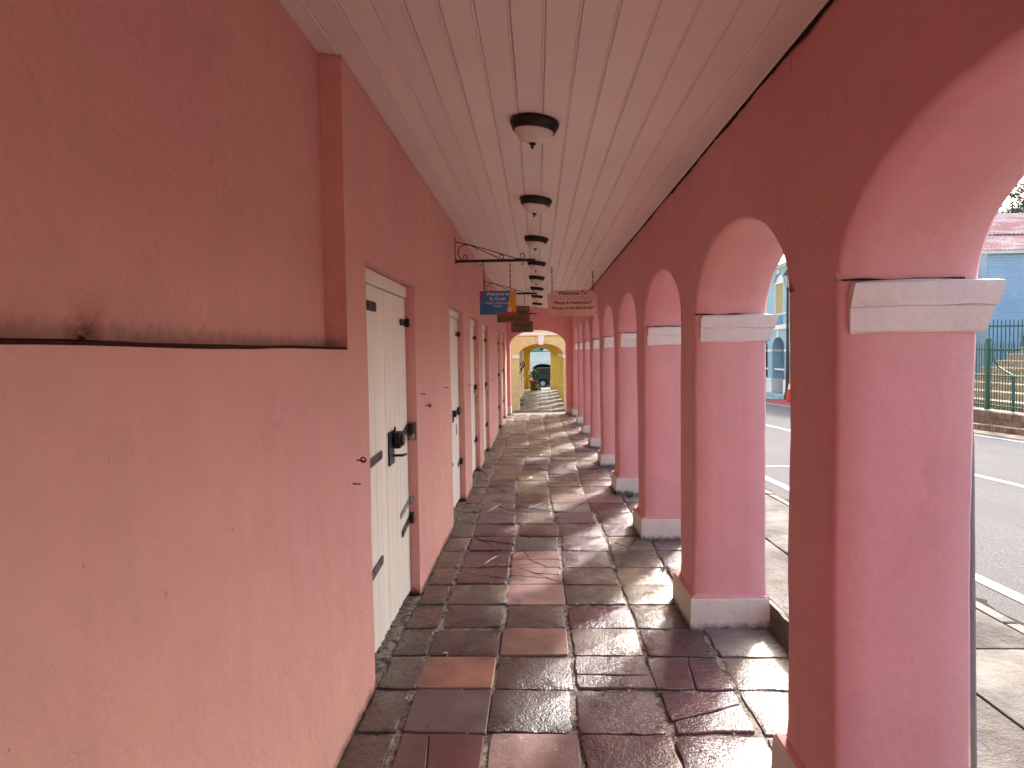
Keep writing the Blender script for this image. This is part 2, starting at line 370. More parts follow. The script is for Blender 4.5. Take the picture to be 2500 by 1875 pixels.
Ys = [-60, -30, -10, 0, 6, 12, 18, 24, 30, 40, 50, 64]
def xnear(y): return 2.47 - .002*y
st = strip('street', M['asphalt'], [(xnear(y), y) for y in Ys], [(8.62, y) for y in Ys], .004); tag(st, kind='structure')
def line(x0, x1, w, name='road_marking', ya=-60, yb=64):
    pts = [y for y in Ys if ya < y < yb] ; pts = [ya]+pts+[yb]
    f = lambda y: x0 + (x1-x0)*(y-0)/20
    o = strip(name, M['line'], [(f(y)-w/2, y) for y in pts], [(f(y)+w/2, y) for y in pts], .009); o.parent = st; return o
mb = MB(); ng = 420
for q in range(ng):      # dark grit washed against the kerb
    ya_, yb_ = -6+q*24/ng, -6+(q+1)*24/ng
    w_ = lambda y_: .10+.05*noise.noise(Vector((y_*2.5, 4, 4)))+.05*noise.noise(Vector((y_*11, 1, 1)))
    mb.add([(xnear(ya_)-.01, ya_, zg(ya_)+.011), (xnear(ya_)-.01+w_(ya_), ya_, zg(ya_)+.006), (xnear(yb_)-.01+w_(yb_), yb_, zg(yb_)+.006), (xnear(yb_)-.01, yb_, zg(yb_)+.011)], [(0, 1, 2, 3)])
M['grit'] = simple('dark_gutter_grit', (.035, .034, .032), .95, 0, .6, 30, 1., .01, 90)
mb.build('gutter_grit', M['grit'], st, fix=False)
line(2.80, 2.76, .10); line(5.40, 5.30, .10); line(8.25, 8.42, .10)
mb = MB(); mb.add([(2.85, 9.5, zg(9.5)+.009), (5.3, 9.5, zg(9.5)+.009), (5.3, 9.6, zg(9.6)+.009), (2.85, 9.6, zg(9.6)+.009)], [(0, 1, 2, 3)])
mb.build('road_marking', M['line'], st, fix=False)
mb = MB(); pp = [(8.5, 22.0), (10.6, 22.6), (10.75, 29.3), (9.7, 28.55), (8.75, 27.4), (8.5, 27.0)]
mb.add([(x, y, zg(y)+.013) for x, y in pp], [tuple(range(len(pp)))]); tag(mb.build('painted_ground', M['pinkpaint'], fix=False), kind='structure')
# pavement outside the piers: slabs with a cracked joint at x = 1.77, thin kerb
M['slab'] = stone('pale_concrete_slab', (.135, .130, .118), spec=.12, dirt=False, rl=.6, rh=.9, rough_bump=1.5, patch=(.07, .065, .055), crack=1.)
M['kerb'] = stone('pale_kerb_stone', (.26, .25, .22), spec=.12, dirt=False, rl=.6, rh=.9)
pave = MB(); 
for j in range(16):
    y0, y1 = -6.5+j*1.55, -6.5+(j+1)*1.55
    pave.add([(1.30, y0, zg(y0)-.02), (2.47, y0, zg(y0)-.02), (2.47, y1, zg(y1)-.02), (1.30, y1, zg(y1)-.02)], [(0, 1, 2, 3)])
pv = tag(pave.build('pavement', M['mortar'], fix=False), kind='structure')
def poly_slab(poly, h, zf, name, mat, parent, res=.09, jit=.006, inset=.012, th=.04, uneven=.004, sub=None):
    """irregular slab: poly (ccw list of (x,y)); zf(x,y) base height; top at zf+h"""
    out = []
    n = len(poly)
    for i in range(n):
        a = Vector(poly[i]); b_ = Vector(poly[(i+1) % n]); L = (b_-a).length; k = max(1, round(L/res))
        for q in range(k): out.append(a.lerp(b_, q/k))
    c = sum(out, Vector((0, 0)))/len(out)
    seed = random.random()*50
    pts = []
    for i, p in enumerate(out):
        d = (p-c); dn = d.normalized()
        j = noise.noise(Vector((p.x*9, p.y*9, seed)))*jit*1.6
        corner = 0
        for w in poly:
            dist = (Vector(w)-p).length
            if dist < res*.45: corner = max(corner, .007)
        pts.append(p - dn*(abs(j)+corner*random.uniform(.3, 1.4)))
    tx, ty = random.uniform(-1, 1)*uneven, random.uniform(-1, 1)*uneven; dz = random.uniform(-.6, .8)*uneven
    def top(p, o=0): return (p.x, p.y, zf(p.x, p.y)+h+dz+tx*(p.x-c.x)*4+ty*(p.y-c.y)*4+o+noise.noise(Vector((p.x*6, p.y*6, seed)))*uneven*.6)
    m_ = len(pts); ins = [p - (p-c).normalized()*inset for p in pts]
    vs = [(p.x, p.y, zf(p.x, p.y)-th) for p in pts] + [top(p, -.0045) for p in pts] + [top(p) for p in ins] + [top(c, random.uniform(-.002, .001)*(uneven > .002))]
    fs = []
    for i in range(m_):
        k = (i+1) % m_
        fs += [(i, k, m_+k, m_+i), (m_+i, m_+k, 2*m_+k, 2*m_+i), (2*m_+i, 2*m_+k, 3*m_)]
    mb = MB(); mb.add(vs, fs)
    return mb.build(name, mat, parent, smooth=22, fix=False)
for (xa, xb, cuts_) in ((1.325, 1.765, [-6.5, 1.2, 6.3, 11.8, 18.0]), (1.778, 2.39, [-6.5, -1.0, 3.3, 7.4, 12.9, 18.0])):
    for y0, y1 in zip(cuts_, cuts_[1:]):
        poly_slab([(xa, y0+.005), (xb, y0+.005), (xb, y1-.005), (xa, y1-.005)], .03, lambda x, y: zg(y), 'paving_slab', M['slab'], pv, res=.16, jit=.012, inset=.012, uneven=.0005)
for j in range(27):
    y0 = -6.5+j*.92
    poly_slab([(2.393, y0+.004), (2.462, y0+.004), (2.462, y0+.916), (2.393, y0+.916)], .036, lambda x, y: zg(y), 'kerb_stone', M['kerb'], pv, res=.12, jit=.006, inset=.008, uneven=.003)

# ------------------------------------------------------------------ gallery floor of flagstones
mb = MB(); mb.add([(-.9, -6.5, -.006), (1.325, -6.5, -.006), (1.325, 18.3, -.006), (-.9, 18.3, -.006)], [(0, 1, 2, 3)])
gf = tag(mb.build('gallery_floor', M['mortar'], fix=False), kind='structure')
def clip(poly, p, n, off):
    out = []; k = len(poly)
    for i in range(k):
        a, b_ = Vector(poly[i]), Vector(poly[(i+1) % k]); da, db = (a-p).dot(n)-off, (b_-p).dot(n)-off
        if da >= 0: out.append(a)
        if (da >= 0) != (db >= 0): out.append(a.lerp(b_, da/(da-db)))
    return out
def crack_poly(poly, k, gap=.003):
    ps = [[Vector(p) for p in poly]]
    for _ in range(k):
        ps.sort(key=lambda q: -area(q)); q = ps.pop(0)
        c = sum(q, Vector((0, 0)))/len(q) + Vector((random.uniform(-.05, .05), random.uniform(-.05, .05)))
        a = random.uniform(0, math.pi); n_ = Vector((math.cos(a), math.sin(a)))
        A, B = clip(q, c, n_, gap/2), clip(q, c, -n_, gap/2)
        ps += [x for x in (A, B) if len(x) > 2 and area(x) > .0015]
    return ps
def area(q): return abs(sum(q[i][0]*q[(i+1) % len(q)][1]-q[(i+1) % len(q)][0]*q[i][1] for i in range(len(q))))/2
def row_z(y):
    return 0.0
rows = [-6.5+.40*i for i in range(20)]
rows = [y for y in rows if y < 1.5] + [1.68, 2.06, 2.44, 2.83, 3.21, 3.57, 3.94, 4.31, 4.70, 5.07, 5.50]
while rows[-1] < 17.4: rows.append(rows[-1] + random.uniform(.34, .47))
rows[-1] = 17.72
first = rows.index(2.44)
special = {  # row from y=2.44 on: materials for columns edge,0,1,2,3,outer (None = random), cracks
 0: (['brown', 'red', 'pinkt', 'maroon', 'mauve', 'ygrey'], {1: 1}),
 1: (['brown', 'purple', 'brown', 'mauve', 'maroon', 'cement'], {4: 1}),
 2: (['brown', 'orange', 'brown', 'mauve', 'maroon', 'ygrey'], {3: 1, 4: 1}),
 3: (['brown', 'brown', 'terra', 'tan', 'maroon', 'cement'], {}),
 4: (['brown', 'brown', 'brown', 'maroon', 'green', 'cement'], {}),
 5: (['brown', 'green', 'pinkt', 'green', 'ygrey', 'tan'], {}),
 6: (['green', 'maroon', 'pinkt', 'green', 'ygrey', 'tan'], {1: 1, 2: 3}),
 7: (['green', 'maroon', 'pinkt', 'mauve', 'green', 'mauve'], {1: 1, 2: 6}),
 8: (['cement', 'maroon', 'slate', 'mauve', 'ygrey', 'mauve'], {1: 2, 4: 2}),
 9: (['green', 'maroon', 'maroon', 'maroon', 'mauve', 'tan'], {4: 1}),
}
count = 0
zf0 = lambda x, y: 0.
for j in range(len(rows)-1):
    y0, y1 = rows[j], rows[j+1]; vis = y0 > 1.6
    sp, cr = special.get(j-first, (None, {}))
    sh = noise.noise(Vector((0, y0*.6, 4)))*.05
    if j-first > 9 : sh += .05*math.sin((j-first)*.35)
    e = [-.80, -.60+sh*.5, -.223+sh, .151+sh, .542+sh*.8, .915+sh*.3, 1.30]
    if j < first: e = [-.80, -.60, -.1, .40, .90, 1.30]
    far_pal = ['maroon']*6+['mauve']*6+['tan']*5+['brown']*2+['green', 'slate', 'ygrey', 'terra']
    if y0 > 10: far_pal = ['tan']*7+['mauve']*4+['ygrey']*3+['cement']*2+['maroon']*2
    for i in range(len(e)-1):
        g = .006 if vis else .004
        ja = [random.uniform(-.011, .011) for _ in range(4)]
        yy0 = y0 + (random.uniform(-.010, .010) if vis else 0)
        poly = [(e[i]+g+ja[0], yy0+g), (e[i+1]-g+ja[1], y0+g+ja[2]), (e[i+1]-g+ja[1], y1-g), (e[i]+g+ja[0], y1-g+ja[3])]
        key = sp[i] if sp else random.choice(far_pal)
        if sp is None and i == 0 and y0 > 5: key = random.choice(['cement', 'green', 'green', 'tan'])
        k = cr.get(i, 0)
        if sp is None and vis and random.random() < .30: k = random.choice([1, 1, 2, 2])
        if sp is None and not vis: k = 0
        pcs = crack_poly(poly, k) if k else [poly]
        if count + len(pcs) > 292: pcs = [poly]
        for q in pcs:
            smooth_tile = key in ('terra', 'orange', 'purple', 'red', 'pinkt')
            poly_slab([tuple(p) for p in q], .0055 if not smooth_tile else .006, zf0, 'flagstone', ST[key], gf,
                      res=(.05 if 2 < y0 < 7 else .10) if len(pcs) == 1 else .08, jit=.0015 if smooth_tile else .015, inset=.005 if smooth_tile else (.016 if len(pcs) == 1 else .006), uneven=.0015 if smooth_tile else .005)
            count += 1
# lime pebbles pressed in the joints, a red scrap and pale crumbs
mb = MB()
for k in range(260):
    jrow = random.choice([r for r in rows if 2.4 < r < 9]); ex = random.choice([-.223, .151, .151, .542, .542, .915])
    if random.random() < .55: x = ex+random.uniform(-.012, .012); y = random.uniform(2.3, 7.5)
    else: x = random.uniform(-.6, .9); y = jrow + random.uniform(-.008, .008)
    r = random.uniform(.003, .008); a = random.uniform(0, 3)
    vs = [(x+r*random.uniform(.6, 1.3)*math.cos(a+q*1.257), y+r*random.uniform(.6, 1.5)*math.sin(a+q*1.257), .004) for q in range(5)]
    mb.add(vs+[(x, y, .010)], [(q, (q+1) % 5, 5) for q in range(5)])
for k in range(700):   # grit swept against the foot of the left wall
    y = random.uniform(2.2, 9); x = -.80+abs(random.gauss(0, .07)); r = random.uniform(.002, .007)
    vs = [(x+r*random.uniform(.6, 1.3)*math.cos(q*1.257), y+r*random.uniform(.6, 1.5)*math.sin(q*1.257), .002) for q in range(5)]
    mb.add(vs+[(x, y, .006+r)], [(q, (q+1) % 5, 5) for q in range(5)], 1 if random.random() < .6 else 0)
o = mb.build('pebble_filling', [ST['cement'], ST['brown']], gf, fix=False); o['kind'] = 'stuff'
sc = MB(); sc.bbox(-.50, -.482, 2.862, 2.87, .012, .018, .002)
M['redplastic'] = simple('red_plastic', (.6, .03, .05), .4)
tag(sc.build('litter_scrap', M['redplastic']), 'tiny red plastic scrap lying on the purple floor tile', 'litter')
sc = MB(); sc.bbox(-.525, -.497, 3.585, 3.593, .011, .016, .002)
tag(sc.build('litter_scrap', M['whitecap']), 'tiny white butt lying by the far edge of the orange floor tile', 'litter')

# low rubble edge between floor and higher pavement
M['rubble'] = stone('crumbling_render', (.16, .135, .10), spec=.3, dirt=False, rl=.6, rh=.95, rough_bump=1.6, patch=(.45, .4, .34))
for k in range(-5, 5):
    ya, yb = PY0+PITCHY*k+PD-.02, PY0+PITCHY*(k+1)+.02
    if ya < -6.4: continue
    mb = MB(); n = 16
    for q in range(n):
        a, b_ = ya+(yb-ya)*q/n, ya+(yb-ya)*(q+1)/n
        def px(y, z): return 1.302 + .012*noise.noise(Vector((y*5, z*9, 1)))
        zt0, zt1 = max(.015, zg(a)+.028), max(.015, zg(b_)+.028)
        zt0 += .006*noise.noise(Vector((a*9, 0, 0))); zt1 += .006*noise.noise(Vector((b_*9, 0, 0)))
        r_ = [[(px(y, z), y, z) for y, z in ((a, -.02), (b_, -.02), (b_, zt1*.5), (a, zt0*.5))], [(px(a, .1), a, zt0*.5), (px(b_, .1), b_, zt1*.5), (px(b_, .2)+.004, b_, zt1), (px(a, .2)+.004, a, zt0)],
              [(px(a, .2)+.004, a, zt0), (px(b_, .2)+.004, b_, zt1), (1.35, b_, zt1-.004), (1.35, a, zt0-.004)]]
        r_[0][2] = r_[1][1]; r_[0][3] = r_[1][0]
        for f4 in r_: mb.add(f4, [(0, 1, 2, 3)])
    mb.build('floor_edge', M['rubble'], gf, fix=False)

# ------------------------------------------------------------------ the pink arcaded building
B = thing('arcade_building', (0, 6, 0), 'pink plastered arcade building with white capped piers and plank ceiling', 'building')
def grid(mb, o_, u, v, nu, nv, amp=.006, mi=0, flip=False):
    o_, u, v = Vector(o_), Vector(u), Vector(v); vs = []
    for j in range(nv+1):
        for i in range(nu+1): vs.append(wob(o_+u*(i/nu)+v*(j/nv), amp))
    fs = []
    for j in range(nv):
        for i in range(nu):
            a = j*(nu+1)+i; q = (a, a+1, a+nu+2, a+nu+1); fs.append(q[::-1] if flip else q)
    mb.add(vs, fs, mi)
# left wall with door recesses
doors = [(3.22, 4.50), (6.31, 7.43), (8.17, 9.33), (10.01, 11.25), (13.64, 14.80), (15.47, 16.85)]
DZ = 2.04; XD = -.862
REC_Y, REC_Z, REC_X = 2.885, 1.632, -.892
lw = MB()
def panel(y0, y1, z0, z1, x=XL, mi=0):
    grid(lw, (x, y0, z0), (0, y1-y0, 0), (0, 0, z1-z0), max(1, round((y1-y0)/.12)), max(1, round((z1-z0)/.12)), .0045, mi=mi, flip=False)
ZT = 2.87
prev = REC_Y
panel(-6.5, REC_Y, -.05, REC_Z-.010)                      # below the recess
panel(-6.5, REC_Y, REC_Z, ZT+.02, REC_X, 1)
grid(lw, (REC_X, REC_Y, REC_Z), (XL-REC_X, 0, 0), (0, 0, ZT-REC_Z), 1, 12, mi=1)
grid(lw, (REC_X, -6.5, REC_Z), (XL-REC_X, 0, 0), (0, REC_Y+6.5, 0), 1, 60, mi=1)
for (a, b_) in doors:
    panel(prev, a, -.05, DZ); panel(prev, a, DZ, ZT); panel(a, b_, DZ, ZT)
    grid(lw, (XL, b_, -.05), (XD-XL-.05, 0, 0), (0, 0, DZ+.05), 1, 16)
    grid(lw, (XL, a, -.05), (XD-XL-.05, 0, 0), (0, 0, DZ+.05), 1, 16)
    grid(lw, (XD-.05, a, DZ), (XL-XD+.05, 0, 0), (0, b_-a, 0), 1, 10)
    prev = b_
panel(prev, YEND+.1, -.05, DZ); panel(prev, YEND+.1, DZ, ZT)
bm = bmesh.new(); 
wall = lw.build('wall', [M['pink_in'], M['pink_rec']], B, fix=False)
bm.from_mesh(wall.data); bmesh.ops.remove_doubles(bm, verts=bm.verts[:], dist=.002)
bm.to_mesh(wall.data); bm.free()
for p in wall.data.polygons: p.use_smooth = True
wall.data.set_sharp_from_angle(angle=R(35))
mb = MB()
mb.box(-7, -1.15, -6.5, 18.1, -1, 6.2); mb.box(-1.15, -.96, -6.5, 18.1, -1, 6.2)
mb.box(-.96, 1.30, -6.5, 18.1, 3.02, 6.2)
mb.box(-7.3, 1.6, -6.8, 18.4, 6.2, 6.35)
mb.build('unseen_mass', M['pink_out'], B)  # unseen building mass added to keep sky light out from above and behind

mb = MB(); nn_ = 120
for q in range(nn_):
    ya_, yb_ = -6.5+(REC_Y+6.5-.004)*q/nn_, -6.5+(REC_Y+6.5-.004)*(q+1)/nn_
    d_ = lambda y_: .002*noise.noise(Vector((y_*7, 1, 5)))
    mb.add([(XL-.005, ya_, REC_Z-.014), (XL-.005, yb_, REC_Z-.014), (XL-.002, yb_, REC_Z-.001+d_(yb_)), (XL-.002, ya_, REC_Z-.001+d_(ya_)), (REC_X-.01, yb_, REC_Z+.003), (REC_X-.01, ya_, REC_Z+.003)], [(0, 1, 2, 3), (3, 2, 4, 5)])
mb.build('crevice_shade', M['darkgap'], B, fix=False)  # dark strip, its colour standing for the shade in the ledge crevice
# arcade wall above the springing
aw = MB()
def arch_bay(mb, ya, yb, cy, half, spr, rise, x0, x1, top0, top1, n=28, bev=.014, endf=False):
    ts = [math.pi*(1-i/n) for i in range(n+1)]
    cur = [(cy+half*math.cos(t_), spr+rise*math.sin(t_)) for t_ in ts]
    cub = [(cy+(half+bev)*math.cos(t_), spr+(rise+bev)*math.sin(t_)) for t_ in ts]
    nv = 5
    for x, xs_, top in ((x0, 1, top0), (x1, -1, top1)):
        vs = []
        for i in range(n+1):
            yy, zz = cub[i]; zz = max(zz, spr)
            for j in range(nv+1):
                yt = yy
                z = zz+(top-zz)*j/nv
                vs.append(wob((x, yt, z), .009))
        fs = []
        for i in range(n):
            for j in range(nv):
                a = i*(nv+1)+j; fs.append((a, a+nv+1, a+nv+2, a+1))
        mb.add(vs, fs)
        # chamfer
        vs = []
        for i in range(n+1):
            vs.append(wob((x, cub[i][0], max(cub[i][1], spr)), .009)); vs.append(wob((x+xs_*bev, cur[i][0], cur[i][1]), .009))
        mb.add(vs, [(2*i, 2*i+1, 2*i+3, 2*i+2) for i in range(n)])
    vs = []; nu = 4
    for i in range(n+1):
        for j in range(nu+1): vs.append(wob((x0+bev+(x1-x0-2*bev)*j/nu, cur[i][0], cur[i][1]), .009))
    mb.add(vs, [(i*(nu+1)+j, i*(nu+1)+j+1, (i+1)*(nu+1)+j+1, (i+1)*(nu+1)+j) for i in range(n) for j in range(nu)])
    # panel pieces over the piers either side
def over(mb, ya, yb, x0, x1, spr, top0, top1):
    for x, top in ((x0, top0), (x1, top1)):
        grid(mb, (x, ya, spr), (0, yb-ya, 0), (0, 0, top-spr), 4, 9, .009)
TOPI, TOPO = zceil(XR)+.05, 3.02
piers = []
k0, k1 = -4, 8
bev = .014
for k in range(k0, k1+1):
    y = PY0+PITCHY*k
    piers.append(y)
    over(aw, y-bev, y+PD+bev, XR, XO, SPR, TOPI, TOPO) if False else None
    yn, yf = y, y+PD
    over(aw, yn+bev, yf-bev, XR, XO, SPR, TOPI, TOPO)
    if k < k1:
        cy = (yf + y+PITCHY)/2; half = (y+PITCHY-yf)/2
        arch_bay(aw, yf, y+PITCHY, cy, half, SPR, APX-SPR, XR, XO, TOPI, TOPO)
for ya, yb in ((piers[-1]+PD-bev, 18.1), (-6.5, piers[0]+bev)):
    grid(aw, (XR, ya, -.1), (0, yb-ya, 0), (0, 0, TOPI+.1), 6, 12, .005); grid(aw, (XO, ya, -.3), (0, yb-ya, 0), (0, 0, TOPO+.3), 6, 12, .005)
awo = aw.build('arcade_wall', M['pink_arc'], B, fix=False)
bm = bmesh.new(); bm.from_mesh(awo.data); bmesh.ops.remove_doubles(bm, verts=bm.verts[:], dist=.0015); bmesh.ops.recalc_face_normals(bm, faces=bm.faces[:]); bm.to_mesh(awo.data); bm.free()
for p in awo.data.polygons: p.use_smooth = True
awo.data.set_sharp_from_angle(angle=R(60))
# inner top of arcade wall closes to the void
mb = MB(); mb.box(XR+.01, XO-.01, -6.5, 18.1, TOPI-.02, 3.02); mb.build('wall_head', M['pink_out'], B)

def pier(y, k):
    yn, yf = y, y+PD
    P = node('pier', B, loc=Vector((1.1, y+PD/2, 0))-B.location)
    zb = .18 if k < 4 else .16
    # shaft
    mb = MB(); bv = .014
    prof = [(XR, yn+bv), (XR+bv, yn), (XO-bv, yn), (XO, yn+bv), (XO, yf-bv), (XO-bv, yf), (XR+bv, yf), (XR, yf-bv)]
    nz_ = 16
    vs = []
    seg = []
    for i in range(8):
        a, b_ = prof[i], prof[(i+1) % 8]; L = math.dist(a, b_); q = max(1, round(L/.1))
        for s_ in range(q): seg.append((a[0]+(b_[0]-a[0])*s_/q, a[1]+(b_[1]-a[1])*s_/q))
    m_ = len(seg)
    for j in range(nz_+1):
        z = zb-.02+(SPR-zb+.02)*j/nz_
        fl = .008*max(0, 1-(z-zb)/.10) if z < zb+.1 else 0
        for (x, yy) in seg:
            cx, cy = 1.1, y+PD/2
            vs.append(wob((x+(x-cx)*fl*3, yy+(yy-cy)*fl*3, z), .009))
    fs = [(j*m_+i, j*m_+(i+1) % m_, (j+1)*m_+(i+1) % m_, (j+1)*m_+i) for j in range(nz_) for i in range(m_)]
    mb.add(vs, fs); mb.build('shaft', M['pink_arc'], P, smooth=60)
    # cap: two tiers, overhanging on the street side, set back on the inner side
    if yn > .0:
        mb = MB(); rk = random.Random(k*3+1)
        def ring(xi, e, eo, z):   # rectangle ring
            j = lambda: rk.uniform(-.0035, .0035)
            pts = []
            nx, ny = 5, 4
            c4 = [(xi, yn-e), (XO+eo, yn-e), (XO+eo, yf+e), (xi, yf+e)]
            for i in range(4):
                a, b_ = c4[i], c4[(i+1) % 4]; q = nx if i % 2 == 0 else ny
                for s_ in range(q): pts.append((a[0]+(b_[0]-a[0])*s_/q+j(), a[1]+(b_[1]-a[1])*s_/q+j(), z+j()*1.2))
            return pts
        xi = XR+.028
        levels = [ring(xi+.010, -.02, -.02, SPR-.155), ring(xi+.004, .008, .012, SPR-.152), ring(xi, .014, .016, SPR-.146), ring(xi, .022, .034, SPR-.080), ring(xi+.002, .017, .036, SPR-.076), ring(xi+.002, .024, .042, SPR-.072), ring(xi+.001,   .034, .052, SPR-.022), ring(xi+.008, .032, .052, SPR-.006), ring(xi+.016, .020, .040, SPR-.001), ring(xi+.03, -.02, -.0, SPR+.004)]
        m_ = len(levels[0]); vs = [p for l in levels for p in l]
        fs = [(j*m_+i, j*m_+(i+1) % m_, (j+1)*m_+(i+1) % m_, (j+1)*m_+i) for j in range(len(levels)-1) for i in range(m_)]
        mb.add(vs, fs); mb.build('capital', M['whitecap'], P, smooth=28)
        # thin dark strip of uneven height where the arch meets the capital
        mb = MB(); nn_ = 22
        for (ys_, sg) in ((yn, -1), (yf, 1)):
            mb = MB()
            for q in range(nn_):
                xa_, xb_ = XR+.006+(XO-.05-XR)*q/nn_, XR+.006+(XO-.05-XR)*(q+1)/nn_
                th = lambda x_: .0015+.0065*max(0, .35+noise.noise(Vector((x_*11, k*3.3, sg))))
                yy_ = ys_+sg*.006
                mb.add([(xa_, yy_, SPR+.001), (xb_, yy_, SPR+.001), (xb_, yy_, SPR+.002+th(xb_)), (xa_, yy_, SPR+.002+th(xa_)), (xa_, ys_-sg*.01, SPR+.004+th(xa_)), (xb_, ys_-sg*.01, SPR+.004+th(xb_))], [(0, 1, 2, 3), (3, 2, 5, 4)])
            mb.build('mortar_line', M['darkgap'], P, fix=False)
    # plinth
    mb = MB(); e = .040; rk = random.Random(k+50)
    def ring2(e, z, jj=.004):
        pts = []
        c4 = [(XR-e+.004, yn-e-.004), (XO-.03+e, yn-e), (XO-.03+e, yf+e), (XR-e, yf+e)]
        for i in range(4):
            a, b_ = c4[i], c4[(i+1) % 4]
            for s_ in range(5):
                p = (a[0]+(b_[0]-a[0])*s_/5, a[1]+(b_[1]-a[1])*s_/5, z); pts.append(wob(p, jj, 5, k))
        return pts
    dz = -.45 if k > 3 else -.03
    levels = [ring2(e+.004, -.02), ring2(e+.002, .06), ring2(e, .13), ring2(e-.003, zb-.010), ring2(e-.008, zb-.004, .003), ring2(-.01, zb-.003, .002)]
    m_ = 20; vs = [p for l in levels for p in l]
    fs = [(j*m_+i, j*m_+(i+1) % m_, (j+1)*m_+(i+1) % m_, (j+1)*m_+i) for j in range(len(levels)-1) for i in range(m_)]
    mb.add(vs, fs); mb.build('plinth', M['plinth'], P, smooth=18)
    mb = MB(); levels = [ring2(e-.010, zb-.008, .004), ring2(e-.009, zb+.001, .006), ring2(e-.020, zb+.006, .003), ring2(.004, zb+.012, .003), ring2(-.012, zb+.03, .001)]
    vs = [p for l in levels for p in l]; fs = [(j*m_+i, j*m_+(i+1) % m_, (j+1)*m_+(i+1) % m_, (j+1)*m_+i) for j in range(len(levels)-1) for i in range(m_)]
    mb.add(vs, fs); mb.build('plinth_ledge', M['pink_arc'], P, smooth=25)
    return P
for k, y in zip(range(k0, k1+1), piers):
    if y > -2.2: pier(y, k)
    else:
        mb = MB(); mb.bbox(XR, XO, y, y+PD, 0, SPR, .012); mb.build('pier', M['pink_arc'], B)
# end wall with basket arch
ew = MB(); OL, OR_ = -.715, .715
def yarch(mb, x0, x1, xa, xb, y0, y1, z0, spr, apx, top, n=28, amp=.005, bev=.01, mi=0, mis=0):
    cx = (xa+xb)/2; half = (xb-xa)/2; rise = apx-spr
    for y, s_ in ((y0, 1), (y1, -1)):
        for (a, b_) in ((x0, xa-bev), (xb+bev, x1)):
            grid(mb, (a, y, z0), (b_-a, 0, 0), (0, 0, spr-z0), 3, 12, amp, mi); grid(mb, (a, y, spr), (b_-a, 0, 0), (0, 0, top-spr), 3, 6, amp, mi)
        vs = []; nv = 5
        for i in range(n+1):
            t_ = math.pi*(1-i/n); xx = cx+(half+bev)*math.cos(t_); zz = max(spr, spr+(rise+bev)*math.sin(t_))
            for j in range(nv+1): vs.append(wob((xx, y, zz+(top-zz)*j/nv), amp))
        mb.add(vs, [(i*(nv+1)+j, (i+1)*(nv+1)+j, (i+1)*(nv+1)+j+1, i*(nv+1)+j+1) for i in range(n) for j in range(nv)], mi)
        prof = [(xa, z0, xa-bev, z0), (xa, spr, xa-bev, spr)] + [(cx+half*math.cos(math.pi*(1-i/n)), spr+rise*math.sin(math.pi*i/n), cx+(half+bev)*math.cos(math.pi*(1-i/n)), max(spr, spr+(rise+bev)*math.sin(math.pi*i/n))) for i in range(1, n)] + [(xb, spr, xb+bev, spr), (xb, z0, xb+bev, z0)]
        vs = []
        for p in prof: vs += [wob((p[0], y+s_*bev, p[1]), amp), wob((p[2], y, p[3]), amp)]
        mb.add(vs, [(2*i, 2*i+1, 2*i+3, 2*i+2) for i in range(len(prof)-1)], mi)
    vs = []
    for p in prof: vs += [wob((p[0], y0+bev, p[1]), amp), wob((p[0], y1-bev, p[1]), amp)]
    mb.add(vs, [(2*i, 2*i+1, 2*i+3, 2*i+2) for i in range(len(prof)-1)], mis)
yarch(ew, XL-.1, XR+.05, OL, OR_, YEND, YEND+.35, -.05, 1.79, 2.168, 2.95)
ewo = ew.build('end_wall', M['pink_arc'], B, smooth=45)
for (a, b_) in ((OL-.12, OL+.012), (OR_-.012, OR_+.2)):
    mb = MB(); mb.bbox(a, b_, YEND-.035, YEND+.38, -.30, .19, .008); mb.build('plinth', M['plinth'], B)
mb = MB(); mb.box(XL-.1, XL+.04, YEND-.005, YEND+.2, -.3, .005); mb.build('threshold', M['plinth'], B)

# plank ceiling
ce = node('ceiling', B, loc=Vector((0, 6, 2.75))-B.location)
ang = math.atan(.1195)
xe = []
x = XL-.006
nb = 14; wB = (XR-.010-XL)/nb
rnd = random.Random(3)
def plank(xa, xb, ya, yb, dz=0):
    g = .0009; c_ = .004; dp = .004; th = .018
    prof = [(xa+g, dp), (xa+g+c_*.6, .001), (xa+g+c_, 0), (xb-g-.010, 0), (xb-g-.008, -.0035), (xb-g-.005, -.0048), (xb-g-.002, -.0035), (xb-g, .0015), (xb-g, th), (xa+g, th)]
    pts = [(x, zceil(x)+z+dz) for x, z in prof]
    n = len(pts); nseg = max(1, round((yb-ya)/.6)); vs = []
    for j in range(nseg+1):
        y = ya+.0012+(yb-ya-.0024)*j/nseg
        ox = .0016*noise.noise(Vector((xa*40, y*1.3, 2))); oz = .002*noise.noise(Vector((xa*30, y*1.1, 9)))
        for (px_, pz) in pts: vs.append((px_+ox, y, pz+oz))
    fs = [(j*n+i, j*n+(i+1) % n, (j+1)*n+(i+1) % n, (j+1)*n+i) for j in range(nseg) for i in range(n)]
    fs += [tuple(range(n)), tuple(nseg*n+i for i in range(n-1, -1, -1))]
    mb = MB(); mb.add(vs, fs); mb.build('ceiling_plank', M['ceil'], ce)
joints = {3: [3.42], 9: [7.35], 10: [8.85], 12: [5.3], 5: [12.0], 7: [14.2], 1: [9.6], 13: [11.0]}
for i in range(nb):
    xa, xb = XL+i*wB, XL+(i+1)*wB
    js = sorted(joints.get(i, [rnd.uniform(9, 15)])+[rnd.uniform(-4, -1)])
    cuts = [-6.5]+js+[YEND+.002]
    for a, b_ in zip(cuts, cuts[1:]): plank(xa, xb, a, b_, rnd.uniform(-.0012, .0012))
plank(REC_X-.012, XL, -6.5, REC_Y-.004)
